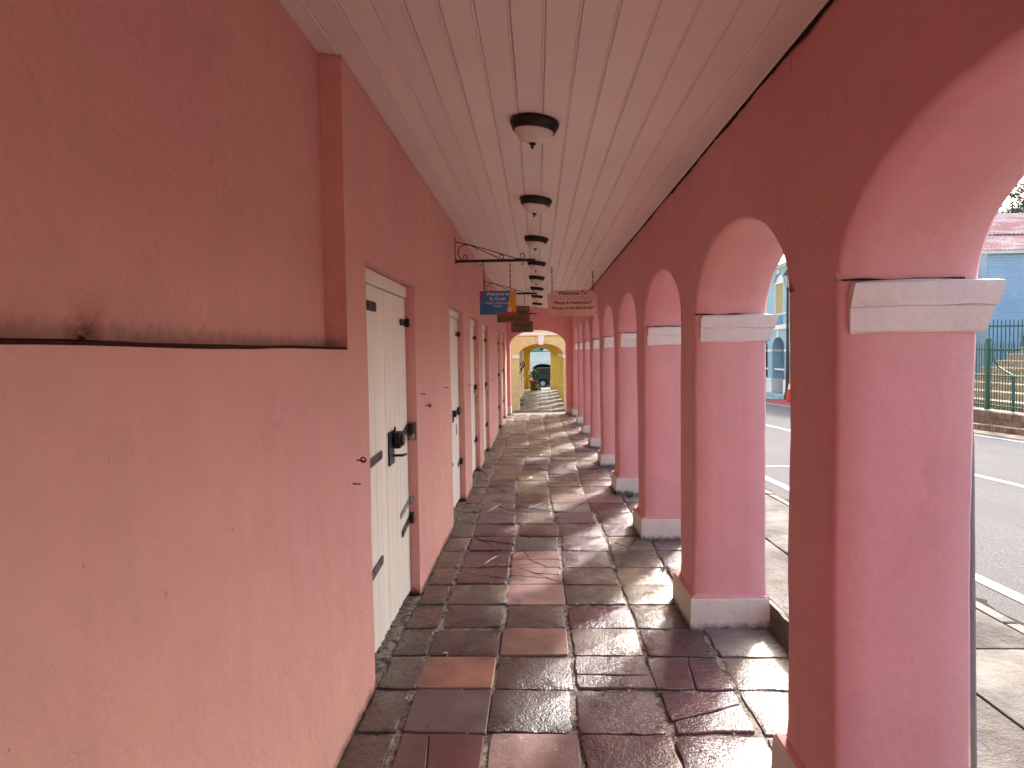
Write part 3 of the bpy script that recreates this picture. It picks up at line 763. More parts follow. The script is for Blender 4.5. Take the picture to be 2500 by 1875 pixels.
mb = MB(); mb.add([(-.97, -6.5, zceil(-.97)+.03), (1.3, -6.5, zceil(1.3)+.09), (1.3, 18.1, zceil(1.3)+.09), (-.97, 18.1, zceil(-.97)+.03)], [(0, 1, 2, 3)])
mb.build('ceiling_void', M['ceil_dark'], ce)  # near-black sheet that paints the shade above the edge gap
# ragged dark strip painting the shaded gap along the right ceiling edge
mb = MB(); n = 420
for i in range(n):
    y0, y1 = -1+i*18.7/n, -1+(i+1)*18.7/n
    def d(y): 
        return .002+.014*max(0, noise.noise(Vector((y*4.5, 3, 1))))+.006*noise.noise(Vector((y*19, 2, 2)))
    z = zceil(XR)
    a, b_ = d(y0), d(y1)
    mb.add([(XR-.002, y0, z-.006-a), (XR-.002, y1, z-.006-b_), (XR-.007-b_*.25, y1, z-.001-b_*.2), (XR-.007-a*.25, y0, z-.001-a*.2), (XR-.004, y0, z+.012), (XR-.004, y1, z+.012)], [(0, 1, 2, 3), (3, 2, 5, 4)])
mb.build('edge_gap_shade', M['darkgap2'] if 'darkgap2' in M else M['darkgap'], B, fix=False)

# ------------------------------------------------------------------ doors
def spiral(c, r0, r1, a0, a1, n=18):
    return [Vector((c[0]+(r0+(r1-r0)*i/n)*math.cos(a0+(a1-a0)*i/n), c[1], c[2]+(r0+(r1-r0)*i/n)*math.sin(a0+(a1-a0)*i/n))) for i in range(n+1)]
def strap(mb, y0, y1, z, h=.036, x=XD, mi=0, dz=0):
    M4 = Matrix.Identity(4)
    mb.prism([(y0, z-h/2), (y1-.012, z-h/2+dz), (y1, z-h*.25+dz), (y1, z+h*.25+dz), (y1-.012, z+h/2+dz), (y0, z+h/2)], 'X', x+.004, x+.010, mi)
    for q in (.25, .75): mb.lathe([(.006, 0), (.005, .003)], (x+.010, y0+(y1-y0)*q, z+dz*q), 8, mi, Matrix.Rotation(R(90), 4, 'Y'))
def door(a, b_, idx):
    D = node('door', B, loc=Vector((XD, (a+b_)/2, 0))-B.location)
    hz = .075
    mb = MB(); mb.bbox(XD-.04, XD+.012, a+.002, b_-.002, DZ-hz, DZ-.004, .005); mb.build('header', M['door'], D)
    mb = MB(); mb.box(XD-.10, XD-.055, a-.02, b_+.02, -.04, DZ); mb.build('dark_backing', M['ceil_dark'], D)
    seam = a+(b_-a)*(.60 if idx == 0 else .52)
    for (ya, yb, n) in ((a+.006, seam-.004, 6 if idx == 0 else 5), (seam+.004, b_-.008, 4 if idx == 0 else 5)):
        for i in range(n):
            p0, p1 = ya+(yb-ya)*i/n, ya+(yb-ya)*(i+1)/n
            rk = random.Random(idx*31+i+int(ya*100)); dx = rk.uniform(-.0015, .0015)
            zb = .03+rk.uniform(0, .012); g = .0018
            # bottom edge rotted ragged
            nb_ = 4; pts = [(p0+g+(p1-p0-2*g)*q/nb_, zb+rk.uniform(0, .02)) for q in range(nb_+1)]
            poly = pts+[(p1-g, DZ-hz-.006), (p0+g, DZ-hz-.006)]
            mb = MB(); mb.prism(poly, 'X', XD-.032, XD-.003+dx)
            xx = XD-.003+dx
            poly2 = [(y_+(.0055 if y_ < (p0+p1)/2 else -.0055)*(abs(y_-(p0+p1)/2) > (p1-p0)*.4), z_+.002) for y_, z_ in pts]+[(p1-g-.0035, DZ-hz-.009), (p0+g+.0035, DZ-hz-.009)]
            m0 = len(poly); vs = [(xx, y_, z_) for y_, z_ in poly]+[(xx+.003, y_, z_) for y_, z_ in poly2]
            mb.add(vs, [(q, (q+1) % m0, m0+(q+1) % m0, m0+q) for q in range(m0)]+[tuple(range(m0, 2*m0))])
            mb.build('plank', M['door'], D)
    w = b_-a
    def part(name, f, mat=M['iron'], label=None):
        q = MB(); f(q); o = q.build(name, mat, D, smooth=40)
        if label: o['label'] = label
        return o
    if idx in (0, 1, 3, 5): part('strap_hinge', lambda q: strap(q, a+.20, a+.43 if idx == 0 else a+.5, 1.85 if idx == 0 else .5, .05 if idx == 0 else .03))
    def tophinge(q):
        strap(q, b_-.20, b_-.02, 1.80, .04); q.bbox(XD+.004, XD+.03, b_-.035, b_-.006, 1.775, 1.83, .004)
    part('strap_hinge', tophinge)
    if idx == 0:
        part('strap_hinge', lambda q: strap(q, a+.20, a+.50, 1.045, .045, dz=.012))
        part('strap_hinge', lambda q: strap(q, a+.20, a+.47, .47, .045, dz=.02))
        part('strap_hinge', lambda q: (strap(q, b_-.30, b_-.02, .60, .032, dz=.04), q.lathe([(.013, 0), (.013, .05)], (XD+.018, b_-.014, .615), 10)), M['steel'], 'bare steel strap with a round knuckle')
        part('strap_hinge', lambda q: (strap(q, b_-.27, b_-.02, .48, .04, dz=.04), q.lathe([(.014, 0), (.014, .07)], (XD+.018, b_-.014, .49), 10)))
        yl = seam
        def lock(q):
            q.bbox(XD+.003, XD+.012, yl-.10, yl+.04, 0.96, 1.155, .003)
            q.bbox(XD+.012, XD+.055, yl-.01, yl+.085, 1.05, 1.145, .006)
            q.lathe([(.036, 0), (.036, .012), (.03, .016)], (XD+.055, yl+.04, 1.098), 20, 0, Matrix.Rotation(R(90), 4, 'Y'))
            q.tube([(XD+.01, yl+.03, 1.005), (XD+.06, yl+.03, 1.005), (XD+.065, yl+.10, 1.002)], .008, 8)
            q.torus((XD+.02, yl+.02, 1.16), .014, .004, 'X')
        part('lock', lock, M['iron'], 'black rim lock with round knob and bolt')
        part('key_plate', lambda q: q.bbox(XD+.055, XD+.058, yl+.03, yl+.05, 1.07, 1.11, .001), M['steel'])
        def hasp(q):
            q.prism([(b_-.24, 1.055), (b_-.03, 1.11), (b_-.03, 1.15), (b_-.24, 1.095)], 'X', XD+.006, XD+.014)
            q.bbox(XD+.01, XD+.045, b_-.05, b_-.006, 1.07, 1.145, .005)
        part('hasp', hasp)
        part('padlock', lambda q: (q.bbox(XD+.03, XD+.05, b_-.05, b_-.02, 1.04, 1.085, .005), q.torus((XD+.04, b_-.035, 1.092), .012, .003, 'X')), M['steel'])
        part('back_plate', lambda q: q.bbox(XD+.005, XL-.002, b_-.012, b_-.003, 1.035, 1.155, .002), M['brass'])
    else:
        zl = {1: .98, 2: 1.13, 3: 1.08, 4: 1.12, 5: 1.16}[idx]
        def lock(q):
            yy = seam if idx == 1 else b_-.10
            q.bbox(XD+.003, XD+.010, yy-.04, yy+.04, zl-.07, zl+.05, .003)
            q.bbox(XD+.010, XD+.035, yy-.0, yy+.06, zl-.02, zl+.045, .006)
            q.tube([(XD+.03, yy+.02, zl-.09), (XD+.035, yy+.025, zl-.2)], .004, 6)
        part('lock', lock)
        part('strap_hinge', lambda q: (strap(q, b_-.20, b_-.02, .42, .04, dz=.03), q.bbox(XD+.004, XD+.03, b_-.03, b_-.006, .40, .47, .004)))
        if idx == 1: part('hasp', lambda q: q.bbox(XD+.01, XD+.03, b_-.2, b_-.05, .95, 1.03, .004))
        if idx == 2: part('latch', lambda q: (q.bbox(XD+.003, XD+.014, a+.25, a+.33, 1.06, 1.10, .002), q.bbox(XD+.003, XD+.014, a+.25, a+.28, .98, 1.06, .002), q.torus((XD+.01, a+.2, 1.72), .018, .004)))
        if idx == 3:
            for z, dy in ((1.53, .0), (1.55, .2), (1.22, .0), (1.235, .2), (.93, .0)): part('latch', lambda q: q.bbox(XD+.003, XD+.012, a+.2+dy, a+.42+dy, z, z+.016, .002))
        if idx >= 4:
            for z in (1.3, 1.5): part('latch', lambda q: q.bbox(XD+.003, XD+.012, a+.2, a+.5, z, z+.02, .002))
for i, (a, b_) in enumerate(doors): door(a, b_, i)
# rusty pins and hooks in the wall
for (y, z, kind) in ((2.985, 1.14, 1), (2.91, 1.05, 0), (4.66, 1.33, 0), (4.86, 1.235, 1), (5.87, 1.31, 0), (7.85, 1.24, 0), (11.7, 1.15, 0)):
    mb = MB()
    mb.tube([(XL-.01, y, z), (XL+.028, y+.004, z-.003), (XL+.034, y+.008, z-.006)], [.004, .0035, .003], 6)
    if kind: mb.torus((XL+.03, y, z), .011, .0035, 'Y')
    mb.build('wall_hook', M['rust'], B, smooth=40)
# conduit on the street corner of the nearest pier
cd = MB(); cd.tube([(XO+.030, 2.12, .10), (XO+.002, 2.12, 1.30), (XO-.006, 2.13, 1.5)], .009, 8)
M['conduit'] = simple('grey_conduit', (.22, .23, .24), .5)
cd.build('conduit', M['conduit'], B, smooth=40)

# ------------------------------------------------------------------ ceiling lights
tilt = Matrix.Rotation(ang, 4, 'Y')
def lamp(y, label, proto=None):
    L = thing('ceiling_light', (.0, y, zceil(0)-.001), label, 'ceiling light', 'bronze dome lights down the middle of the ceiling')
    L.rotation_euler = (0, ang, 0)
    if proto:
        for ch in proto.children:
            c = ch.copy(); C.objects.link(c); c.parent = L
        return L
    def loc(mb, name, mat):
        me = bpy.data.meshes.new(name); me.from_pydata(mb.v, [], mb.f); bm = bmesh.new(); bm.from_mesh(me); bmesh.ops.recalc_face_normals(bm, faces=bm.faces[:]); bm.to_mesh(me); bm.free()
        return addobj(name, me, mat, L, 40)
    mb = MB(); mb.lathe([(.10, -.001), (.120, -.001), (.123, -.012), (.121, -.022), (.116, -.027), (.113, -.030), (.111, -.042), (.104, -.052), (.098, -.053), (.094, -.040)], (0, 0, 0), 40); loc(mb, 'rim', M['bronze'])
    mb = MB(); mb.lathe([(.097*math.cos(t_), -.044-.066*math.sin(t_)) for t_ in [R(q) for q in range(0, 90, 9)]]+[(.002, -.1105)], (0, 0, 0), 40); loc(mb, 'glass_bowl', M['glass'])
    mb = MB(); mb.lathe([(.003, -.105), (.019, -.108), (.020, -.112), (.011, -.118), (.007, -.120), (.007, -.132), (.003, -.135)], (0, 0, 0), 16); loc(mb, 'finial', M['bronze'])
    return L
LY = [3.474, 5.209, 6.951, 8.812, 10.516, 12.286, 14.01, 16.1]
NAMES = ['nearest and largest bronze dome light on the plank ceiling', 'second bronze dome light from the camera, above the first sign bracket row', 'third dome light from the camera, just above the tip of the first iron bracket',
 'fourth dome light, half hidden behind the tip of the near iron bracket', 'fifth dome light from the camera, left of the Welcome To sign chains', 'sixth dome light, beside the scroll tip of the second bracket',
 'seventh dome light from the camera, left of the Welcome To sign', 'farthest and smallest dome light, right before the pink end wall']
NAMES[1] = 'second bronze dome light from the camera, clear of every sign and bracket'
pr = None
for y, nm in zip(LY, NAMES):
    L = lamp(y, nm, pr); pr = pr or L

# ------------------------------------------------------------------ hanging signs
def chain(mb, x, y, z0, z1, r=.009, wire=.0022):
    n = max(2, round((z1-z0)/(r*2.9)))
    for i in range(n):
        z = z0+(z1-z0)*(i+.5)/n; h = (z1-z0)/n*.72
        pts = []
        for q in range(9):
            a_ = 2*math.pi*q/8; u, w = r*.55*math.cos(a_), h*math.sin(a_)
            pts.append((x+(u if i % 2 else 0), y+(0 if i % 2 else u), z+w))
        mb.tube(pts, wire, 5, 0, False)
def bracket(T, Y, z=2.50):
    mb = MB(); mb.bbox(XL-.004, XL+.006, Y-.014, Y+.014, z-.025, z+.232, .002)
    mb.bbox(XL+.02, -.04, Y-.012, Y+.012, z-.013, z+.013, .003)
    mb.tube([(XL, Y, z), (XL+.03, Y, z)], [.02, .012], 8)
    mb.tube([(-.05, Y, z), (-.03, Y, z), (-.022, Y, z), (.0, Y, z)], [.008, .012, .007, .001], 8)
    mb.tube([(-.038, Y, z-.002), (-.026, Y, z+.012), (-.02, Y, z+.02)], [.004, .003, .001], 6); mb.tube([(-.038, Y, z), (-.026, Y, z-.012), (-.02, Y, z-.02)], [.004, .003, .001], 6)
    mb.build('arm', M['iron'], T, smooth=40)
    mb = MB(); w = .0045
    mb.tube([(XL+.004, Y, z+.19), (XL+.12, Y, z+.165), (XL+.30, Y, z+.115), (XL+.60, Y, z+.018), (XL+.66, Y, z+.014)], w, 6)
    mb.tube([(XL+.14, Y, z+.158), (XL+.28, Y, z+.095), (XL+.42, Y, z+.03), (XL+.44, Y, z+.014)], w, 6)
    arc = [Vector((XL+.105+.075*math.cos(a_), Y, z+.085+.075*math.sin(a_))) for a_ in [R(70+q*12) for q in range(17)]]
    mb.tube(arc, w, 6)
    mb.tube(spiral((XL+.095, Y, z+.040), .030, .010, R(-110), R(230), 18), w, 6)
    mb.tube(spiral((XL+.455, Y, z+.040), .026, .010, R(-90), R(220), 18), w, 6)
    mb.tube(spiral((XL+.655, Y, z+.045), .033, .011, R(-80), R(240), 18), w, 6)
    mb.tube(spiral((XL+.255, Y, z-.030), .014, .010, R(60), R(-180), 10), w*.8, 6); mb.tube(spiral((XL+.66, Y, z-.030), .014, .010, R(60), R(-180), 10), w*.8, 6)
    mb.build('scrollwork', M['iron'], T, smooth=50)
M['signblue'] = simple('sign_blue_print', (.03, .16, .36), .45, 0, .25, 5, 0)
M['signmag'] = simple('sign_magenta_print', (.42, .005, .12), .45, 0, .05, 5, 0)
M['signyel'] = simple('sign_yellow_print', (.62, .33, .008), .45, 0, .05, 5, 0)
M['signred'] = simple('sign_red_print', (.50, .008, .04), .45, 0, .05, 5, 0)
M['signwhite'] = simple('white_print', (.72, .70, .70), .5, 0, .05, 5, 0)
M['signblack'] = simple('dark_print', (.02, .01, .008), .6, 0, .05, 5, 0)
M['signfaint'] = simple('faded_print', (.36, .22, .15), .6, 0, .05, 5, 0)
M['signpeach'] = simple('peach_sign_board', (.66, .42, .34), .6, 0, .12, 5, .2)
M['signbrown'] = simple('brown_sign_board', (.17, .088, .045), .6, 0, .2, 8, .2)
M['signdark'] = simple('dark_brown_script', (.045, .018, .012), .6, 0, .05, 5, 0)
M['signdim'] = simple('dim_blue_print', (.01, .05, .11), .5, 0, .05, 5, 0)
# 1 blue visitor sign
Y1 = 6.814
T = thing('bracket_sign', (XL, Y1, 2.5), 'blue and yellow visitor information sign hanging from the nearest iron scroll bracket', 'sign', 'signs on black iron wall brackets')
bracket(T, Y1)
for x in (-.52, -.262):
    mb = MB(); chain(mb, x, Y1, 2.205, 2.49); mb.build('chain', M['iron'], T, smooth=60)
sx0, sx1, sz0, sz1 = -.564, -.208, 1.973, 2.206; ty = Y1-.004
pn = MB(); pn.box(sx0, sx1, ty, Y1+.004, sz0, sz1); pn.build('panel', M['signblue'], T)
def patch(poly, mat, off, nm='printed_shape'):
    q = MB(); q.add([(p[0], ty-off, p[1]) for p in poly], [tuple(range(len(poly)))]); return q.build(nm, mat, T, fix=False)
w_ = sx1-sx0; h_ = sz1-sz0
SX = lambda u: sx0+w_*u
SZ = lambda v: sz0+h_*v
patch([(SX(.0), SZ(.42)), (SX(.10), SZ(1)), (SX(0), SZ(1))], M['signmag'], .0006)
patch([(SX(.77), SZ(.30)), (SX(1), SZ(.05)), (SX(1), SZ(1)), (SX(.855), SZ(1))], M['signyel'], .0006)
patch([(SX(.52), SZ(0)), (SX(1), SZ(0)), (SX(1), SZ(.06)), (SX(.90), SZ(.14)), (SX(.72), SZ(.17))], M['signred'], .0008)
cc = [(SX(.825)+.0205*math.cos(R(q*15)), SZ(.195)+.0205*math.sin(R(q*15))) for q in range(24)]; patch(cc, M['signwhite'], .0012)
ax, az = SX(.825), SZ(.195)
patch([(ax-.0155, az), (ax-.002, az-.012), (ax-.002, az-.0045), (ax+.0155, az-.0045), (ax+.0155, az+.0045), (ax-.002, az+.0045), (ax-.002, az+.012)], M['signblue'], .0018)
lettering('Welcome to', .044, SX(.50), ty-.0012, SZ(.865), M['signwhite'], T, bold=.0004)
lettering('St. Croix', .044, SX(.495), ty-.0012, SZ(.665), M['signwhite'], T, bold=.0004)
lettering('Visitor\u2019s Information', .0285, SX(.50), ty-.0012, SZ(.485), M['signwhite'], T)
lettering('Center', .0285, SX(.50), ty-.0012, SZ(.36), M['signwhite'], T)
patch([(SX(.15), SZ(.2)), (SX(.165), SZ(.32)), (SX(.19), SZ(.2)), (SX(.168), SZ(.26))], M['signdim'], .0006)
for q in range(3): patch([(SX(.06), SZ(.07+.03*q)), (SX(.3-.02*q), SZ(.07+.03*q)), (SX(.3-.02*q), SZ(.08+.03*q)), (SX(.06), SZ(.08+.03*q))], M['signdim'], .0006)
# 2 and 3 brown beauty bar signs
def brown(Yb, x0, x1, z0, z1, label):
    global T, ty
    T = thing('bracket_sign', (XL, Yb, 2.5), label, 'sign', 'signs on black iron wall brackets'); bracket(T, Yb, 2.495)
    for x in (x0+.08, x1-.075):
        mb = MB(); chain(mb, x, Yb, z1, 2.485, .011); mb.build('chain', M['iron'], T, smooth=60)
    mb = MB(); mb.box(x0, x1, Yb-.009, Yb+.009, z0, z1); mb.build('panel', M['signbrown'], T)
    cx = (x0+x1)/2
    lettering('Belle Brelle', .094, cx+.01, Yb-.0105, z0+(z1-z0)*.62, M['signdark'], T, shear=.35, bold=.0012, spacing=.92)
    lettering('BEAUTY BAR', .036, cx+.02, Yb-.0105, z0+(z1-z0)*.2, M['signdark'], T, bold=.001)
brown(10.6, -.617, -.12, 2.062, 2.307, 'brown beauty bar board behind the blue sign, on the middle bracket')
brown(16.1, -.61, -.106, 2.066, 2.322, 'small far brown beauty bar board just left of the end arch')
# 4 peach hanging board
Yw = 9.2
T = thing('hanging_sign', (.47, Yw, 2.41), 'peach welcome board with notched corners hanging by chains from the ceiling', 'sign')
x0, x1, z0, z1 = .139, .793, 2.067, 2.407; r_ = .042
pts = []
for (cx, cz, a0) in ((x0, z0, 90), (x1, z0, 180), (x1, z1, 270), (x0, z1, 0)):
    arc = [(cx+r_*math.cos(R(a0-q*15)), cz+r_*math.sin(R(a0-q*15))) for q in range(7)]
    pts += arc
mb = MB(); mb.prism(pts, 'Y', Yw-.009, Yw+.009); mb.build('panel', M['signpeach'], T)
ed = MB(); ed.tube([(p[0]*.985+.007, Yw-.0095, 2.237+(p[1]-2.237)*.965) for p in pts]+[(pts[0][0]*.985+.007, Yw-.0095, 2.237+(pts[0][1]-2.237)*.965)], .0016, 4, caps=False); ed.build('edge_line', M['signfaint'], T)
for x, zt in ((.198, zceil(.198)), (.735, zceil(.735))):
    mb = MB(); chain(mb, x, Yw, z1-.03, zt-.005, .013, .003); mb.tube(spiral((x, Yw, zt-.012), .012, .010, 0, R(250), 10), .003, 6); mb.build('chain', M['iron'], T, smooth=60)
ty = Yw-.0095; cx = (x0+x1)/2
lettering('Welcome To', .070, cx, ty-.001, z1-.038, M['signblack'], T, bold=.0014)
lettering('KINGS ALLEY WALK', .062, cx, ty-.001, z1-.100, M['signfaint'], T, outline=.0010)
lettering('*Shops & Restaurants*', .058, cx, ty-.001, z1-.162, M['signblack'], T, bold=.0010, spacing=.95)
lettering('*Access to the Boardwalk*', .056, cx, ty-.001, z1-.232, M['signblack'], T, bold=.0010, spacing=.92)
ar = [(x0+.08, z0+.040), (x0+.165, z0+.060), (x0+.155, z0+.049), (x1-.08, z0+.049), (x1-.08, z0+.030), (x0+.155, z0+.030), (x0+.165, z0+.019)]
q = MB(); q.tube([(a_, ty-.001, b__) for a_, b__ in ar+[ar[0]]], .0018, 4, caps=False); q.build('arrow', M['signfaint'], T)

# ------------------------------------------------------------------ yellow gallery beyond the alley
YF = -.25
M['yel_out'] = plaster('pale_yellow_brick_paint', (.86, .74, .36), (.84, .71, .33), dirt=(.3, .16, .05), spot=.8, rnd=.42)  # pale yellow paint, darkened at random from brick to brick
M['yel_in'] = plaster('ochre_yellow_paint', (.76, .58, .15), (.73, .55, .13), dirt=(.2, .12, .04), spot=.8)
M['whitetrim'] = simple('white_trim_paint', (.86, .86, .84), .6, 0, .05)
G = thing('yellow_building', (0, 27, YF), 'yellow painted brick arcade building beyond the pink end arch', 'building')
yl0, yl1, ya0, ya1 = -.60, .805, 22.0, 22.4
def brickwall(y, x0, x1, z0, z1, skip, voff=0):
    """painted bricks, each proud of the wall"""
    bh, bw = .064, .205; n = 0
    rk = random.Random(5)
    j = 0; z = z0
    while z+bh < z1:
        x = x0 - (bw/2 if j % 2 else 0)
        while x < x1:
            a, b_ = max(x+.004, x0), min(x+bw-.004, x1)
            if b_-a > .03 and not skip(a, b_, z, z+bh) :
                yield (a, b_, z+.004, z+bh-.004, rk.uniform(.006, .02))
            x += bw
        z += bh; j += 1
cxy, hy, riy, spy = (yl0+yl1)/2, (yl1-yl0)/2, 1.863-1.50, 1.50
mb = MB(); yarch(mb, -1.6, 1.42, yl0, yl1, ya0, ya1, YF-.1, spy, 1.863, 2.62, mi=0, mis=0, bev=.008)
mb.build('front_wall', M['yel_out'], G, smooth=45)
nb_ = 0
for (a, b_, z0_, z1_, p_) in brickwall(ya0, -.80, 1.02, YF+.02, 2.08, lambda a, b_, z0_, z1_: (b_ > yl0-.01 and a < yl1+.01 and z1_ < spy) or (z1_ > spy-.12 and (((a+b_)/2-cxy)/(hy+.34))**2+(max(0, z1_-spy)/(riy+.27))**2 < 1) or (z1_ > 1.39 and z0_ < 1.51)):
    q = MB(); q.box(a, b_, ya0-p_, ya0+.01, z0_, z1_); q.build('brick', M['yel_out'], G); nb_ += 1
for i in range(31):   # voussoirs
    t0, t1 = math.pi*(i+.06)/31, math.pi*(i+.94)/31
    if 13 < i < 17: continue
    poly = [(cxy+(hy+d_)*math.cos(t_), spy+(riy+d_*.8)*math.sin(t_)) for t_, d_ in ((t0, .012), (t0, .30), (t1, .30), (t1, .012))]
    q = MB(); q.prism(poly, 'Y', ya0-.010-.006*(i % 2), ya0+.01); q.build('brick', M['yel_out'], G)
mb = MB(); mb.prism([(cxy-.07, 1.83), (cxy+.07, 1.83), (cxy+.10, 2.125), (cxy-.10, 2.125)], 'Y', ya0-.06, ya0+.005); mb.build('keystone', M['whitetrim'], G)
mb = MB(); mb.bbox(-1.6, 1.45, ya0-.07, ya0+.005, 2.125, 2.21, .006); mb.build('cornice', M['whitetrim'], G)
for (a, b_) in ((-.82, yl0+.025), (yl1-.025, 1.10)):
    mb = MB(); mb.bbox(a, b_, ya0-.05, ya1+.02, 1.405, 1.50, .008); mb.build('capital', M['whitetrim'], G)
mb = MB(); mb.box(-6, -1.5, 22.0, 35.5, -1, 6); mb.box(-1.5, 1.45, 22.01, 35.4, 2.62, 6); mb.build('unseen_mass', M['yel_out'], G)
# inside
ye0, ye1 = -.735, 1.03   # gallery width at far end; side walls run straight
mb = MB(); grid(mb, (-.71, ya1, YF-.1), (-.025, 12.2, 0), (0, 0, 2.9), 30, 8); mb.build('side_wall', M['yel_in'], G, fix=False, smooth=40)
mb = MB(); mb.box(-1.5, 1.45, ya1-.01, 34.6, 2.42, 2.61); mb.build('gallery_ceiling', M['yel_in'], G)
# right side piers and arches with swelling plinths
for k in range(6):
    y0_ = 22.0+.0+k*2.05; y1_ = y0_+.42
    if k == 0: y0_ = 22.4; y1_ = 22.46
    x0_, x1_ = .98, 1.38
    P = node('pier', G, loc=Vector((1.2, y0_, YF))-G.location)
    mb = MB(); mb.bbox(x0_, x1_, y0_, y1_, YF+.44, 1.42, .01)
    mb.build('shaft', M['yel_in'], P)
    mb = MB(); pr_ = [(0, YF+.56), (.02, YF+.46), (.08, YF+.40), (.10, YF+.36), (.10, YF-.05)]
    vs = []
    for e_, z_ in pr_: vs += [(x0_-e_, y0_-e_, z_), (x1_+e_, y0_-e_, z_), (x1_+e_, y1_+e_, z_), (x0_-e_, y1_+e_, z_)]
    mb.add(vs, [(4*j+i, 4*j+(i+1) % 4, 4*(j+1)+(i+1) % 4, 4*(j+1)+i) for j in range(4) for i in range(4)]); mb.build('plinth', M['yel_in'], P)
    mb = MB(); mb.bbox(x0_-.03, x1_+.03, y0_-.03, y1_+.03, 1.42, 1.50, .008); mb.build('capital', M['whitetrim'], P)
ywa = MB()
for k in range(6):
    yf = 22.42+k*2.05; yn = 22.0+(k+1)*2.05
    arch_bay(ywa, yf, yn, (yf+yn)/2, (yn-yf)/2, 1.50, .40, .98, 1.38, 2.45, 2.7, n=16)
    grid(ywa, (.98, yn, 1.5), (0, .42, 0), (0, 0, .95), 2, 3); grid(ywa, (1.38, yn, 1.5), (0, .42, 0), (0, 0, 1.2), 2, 3)
ywa.build('arcade_wall', M['yel_in'], G, smooth=50)
# far end wall with archivolt
fe = MB(); fx0, fx1 = -.395, .635
yarch(fe, -.9, 1.3, fx0, fx1, 34.5, 34.95, YF-.1, 1.475, 1.79, 2.45, bev=.006); fe.build('end_wall', M['yel_in'], G, smooth=45)
M['yel_pale'] = plaster('pale_yellow_moulding', (.78, .58, .26), (.76, .56, .24), dirt=(.3, .2, .1), spot=.4)
mb = MB(); n = 24; cx_, h2, ri = (fx0+fx1)/2, (fx1-fx0)/2, .315
vs = []
for i in range(n+1):
    t_ = math.pi*(1-i/n)
    for e_, yy in ((.0, 34.5), (.0, 34.45), (.04, 34.43), (.09, 34.45), (.10, 34.5)):
        vs.append((cx_+(h2+e_)*math.cos(t_), yy, 1.475+(ri+e_)*math.sin(t_)))
mb.add(vs, [(5*i+j, 5*i+j+1, 5*(i+1)+j+1, 5*(i+1)+j) for i in range(n) for j in range(4)]); mb.build('archivolt', M['yel_pale'], G, smooth=40)
for (a, b_) in ((fx0-.12, fx0+.02), (fx1-.02, fx1+.12)):
    mb = MB(); mb.bbox(a+.01, b_-.01, 34.44, 34.98, YF-.05, 1.40, .006); mb.bbox(a, b_, 34.42, 34.99, 1.40, 1.475, .006); mb.bbox(a-.02, b_+.02, 34.40, 35.0, YF-.05, YF+.42, .02); mb.build('pilaster', M['yel_pale'], G)
for (a, b_) in ((-.74, fx0-.125), (fx1+.125, 1.0)):
    mb = MB(); mb.bbox(a, b_, 34.47, 34.51, 1.40, 1.475, .004); mb.build('string_course', M['yel_pale'], G)
# white louvre doors on the left wall
for i, (a, b_) in enumerate(((22.7, 24.1), (25.3, 26.9), (28.4, 30.0), (31.2, 32.6))):
    D = node('door', G, loc=Vector((-.7, (a+b_)/2, YF))-G.location)
    for h0 in (a, (a+b_)/2):
        mb = MB(); mb.bbox(-.70, -.665, h0+.01, h0+(b_-a)/2-.01, YF+.02, 1.66, .006)
        mb.build('leaf', M['door2'] if 'door2' in M else M['door'], D)
    mb = MB(); mb.bbox(-.67, -.60, (a+b_)/2-.06, (a+b_)/2+.06, .85+.04*i, .98+.04*i, .01); mb.bbox(-.67, -.63, a+.2, a+.35, 1.1, 1.2, .01); mb.bbox(-.67, -.64, b_-.3, b_-.15, .55, .62, .01)
    mb.build('ironwork', M['iron'], D)
# its paved floor
mb = MB(); mb.add([(-.8, 21.7, YF-.006), (1.5, 21.7, YF-.006), (1.5, 35.6, YF-.006), (-.8, 35.6, YF-.006)], [(0, 1, 2, 3)])
ff = tag(mb.build('yellow_gallery_floor', M['mortar'], fix=False), kind='structure')
M['flag2'] = stone('grey_sandstone_paving', (.26, .24, .21), spec=.4, dirt=False, rl=.5, rh=.85, rough_bump=.6)
rw = 21.72; rk = random.Random(9)
while rw < 35.4:
    d_ = rk.uniform(.45, .6); ex = [-.75, -.42, .02, .46, .92, 1.42]
    for i in range(5):
        poly_slab([(ex[i]+.008, rw+.008), (ex[i+1]-.008, rw+.008), (ex[i+1]-.008, rw+d_-.008), (ex[i]+.008, rw+d_-.008)], .012, lambda x, y: YF, 'flagstone', M['flag2'], ff, res=.3, jit=.006, inset=.012, uneven=.006)
    rw += d_
mb = MB(); mb.bbox(-.72, -.50, 23.6, 24.3, YF-.02, YF+.13, .015); mb.bbox(-.72, -.47, 24.3, 25.2, YF-.02, YF+.2, .015)
tag(mb.build('doorstep', M['flag2'], ff))
# alley slope between the buildings
mb = MB(); mb.add([(-7, 18.12, -.012), (2.4, 18.12, -.012), (2.4, 21.7, YF-.012), (-7, 21.7, YF-.012), (2.4, 18.12, -.6), (2.4, 21.7, -.8)], [(0, 1, 2, 3), (1, 4, 5, 2)])
tag(mb.build('alley', M['slab'], fix=False), kind='structure')

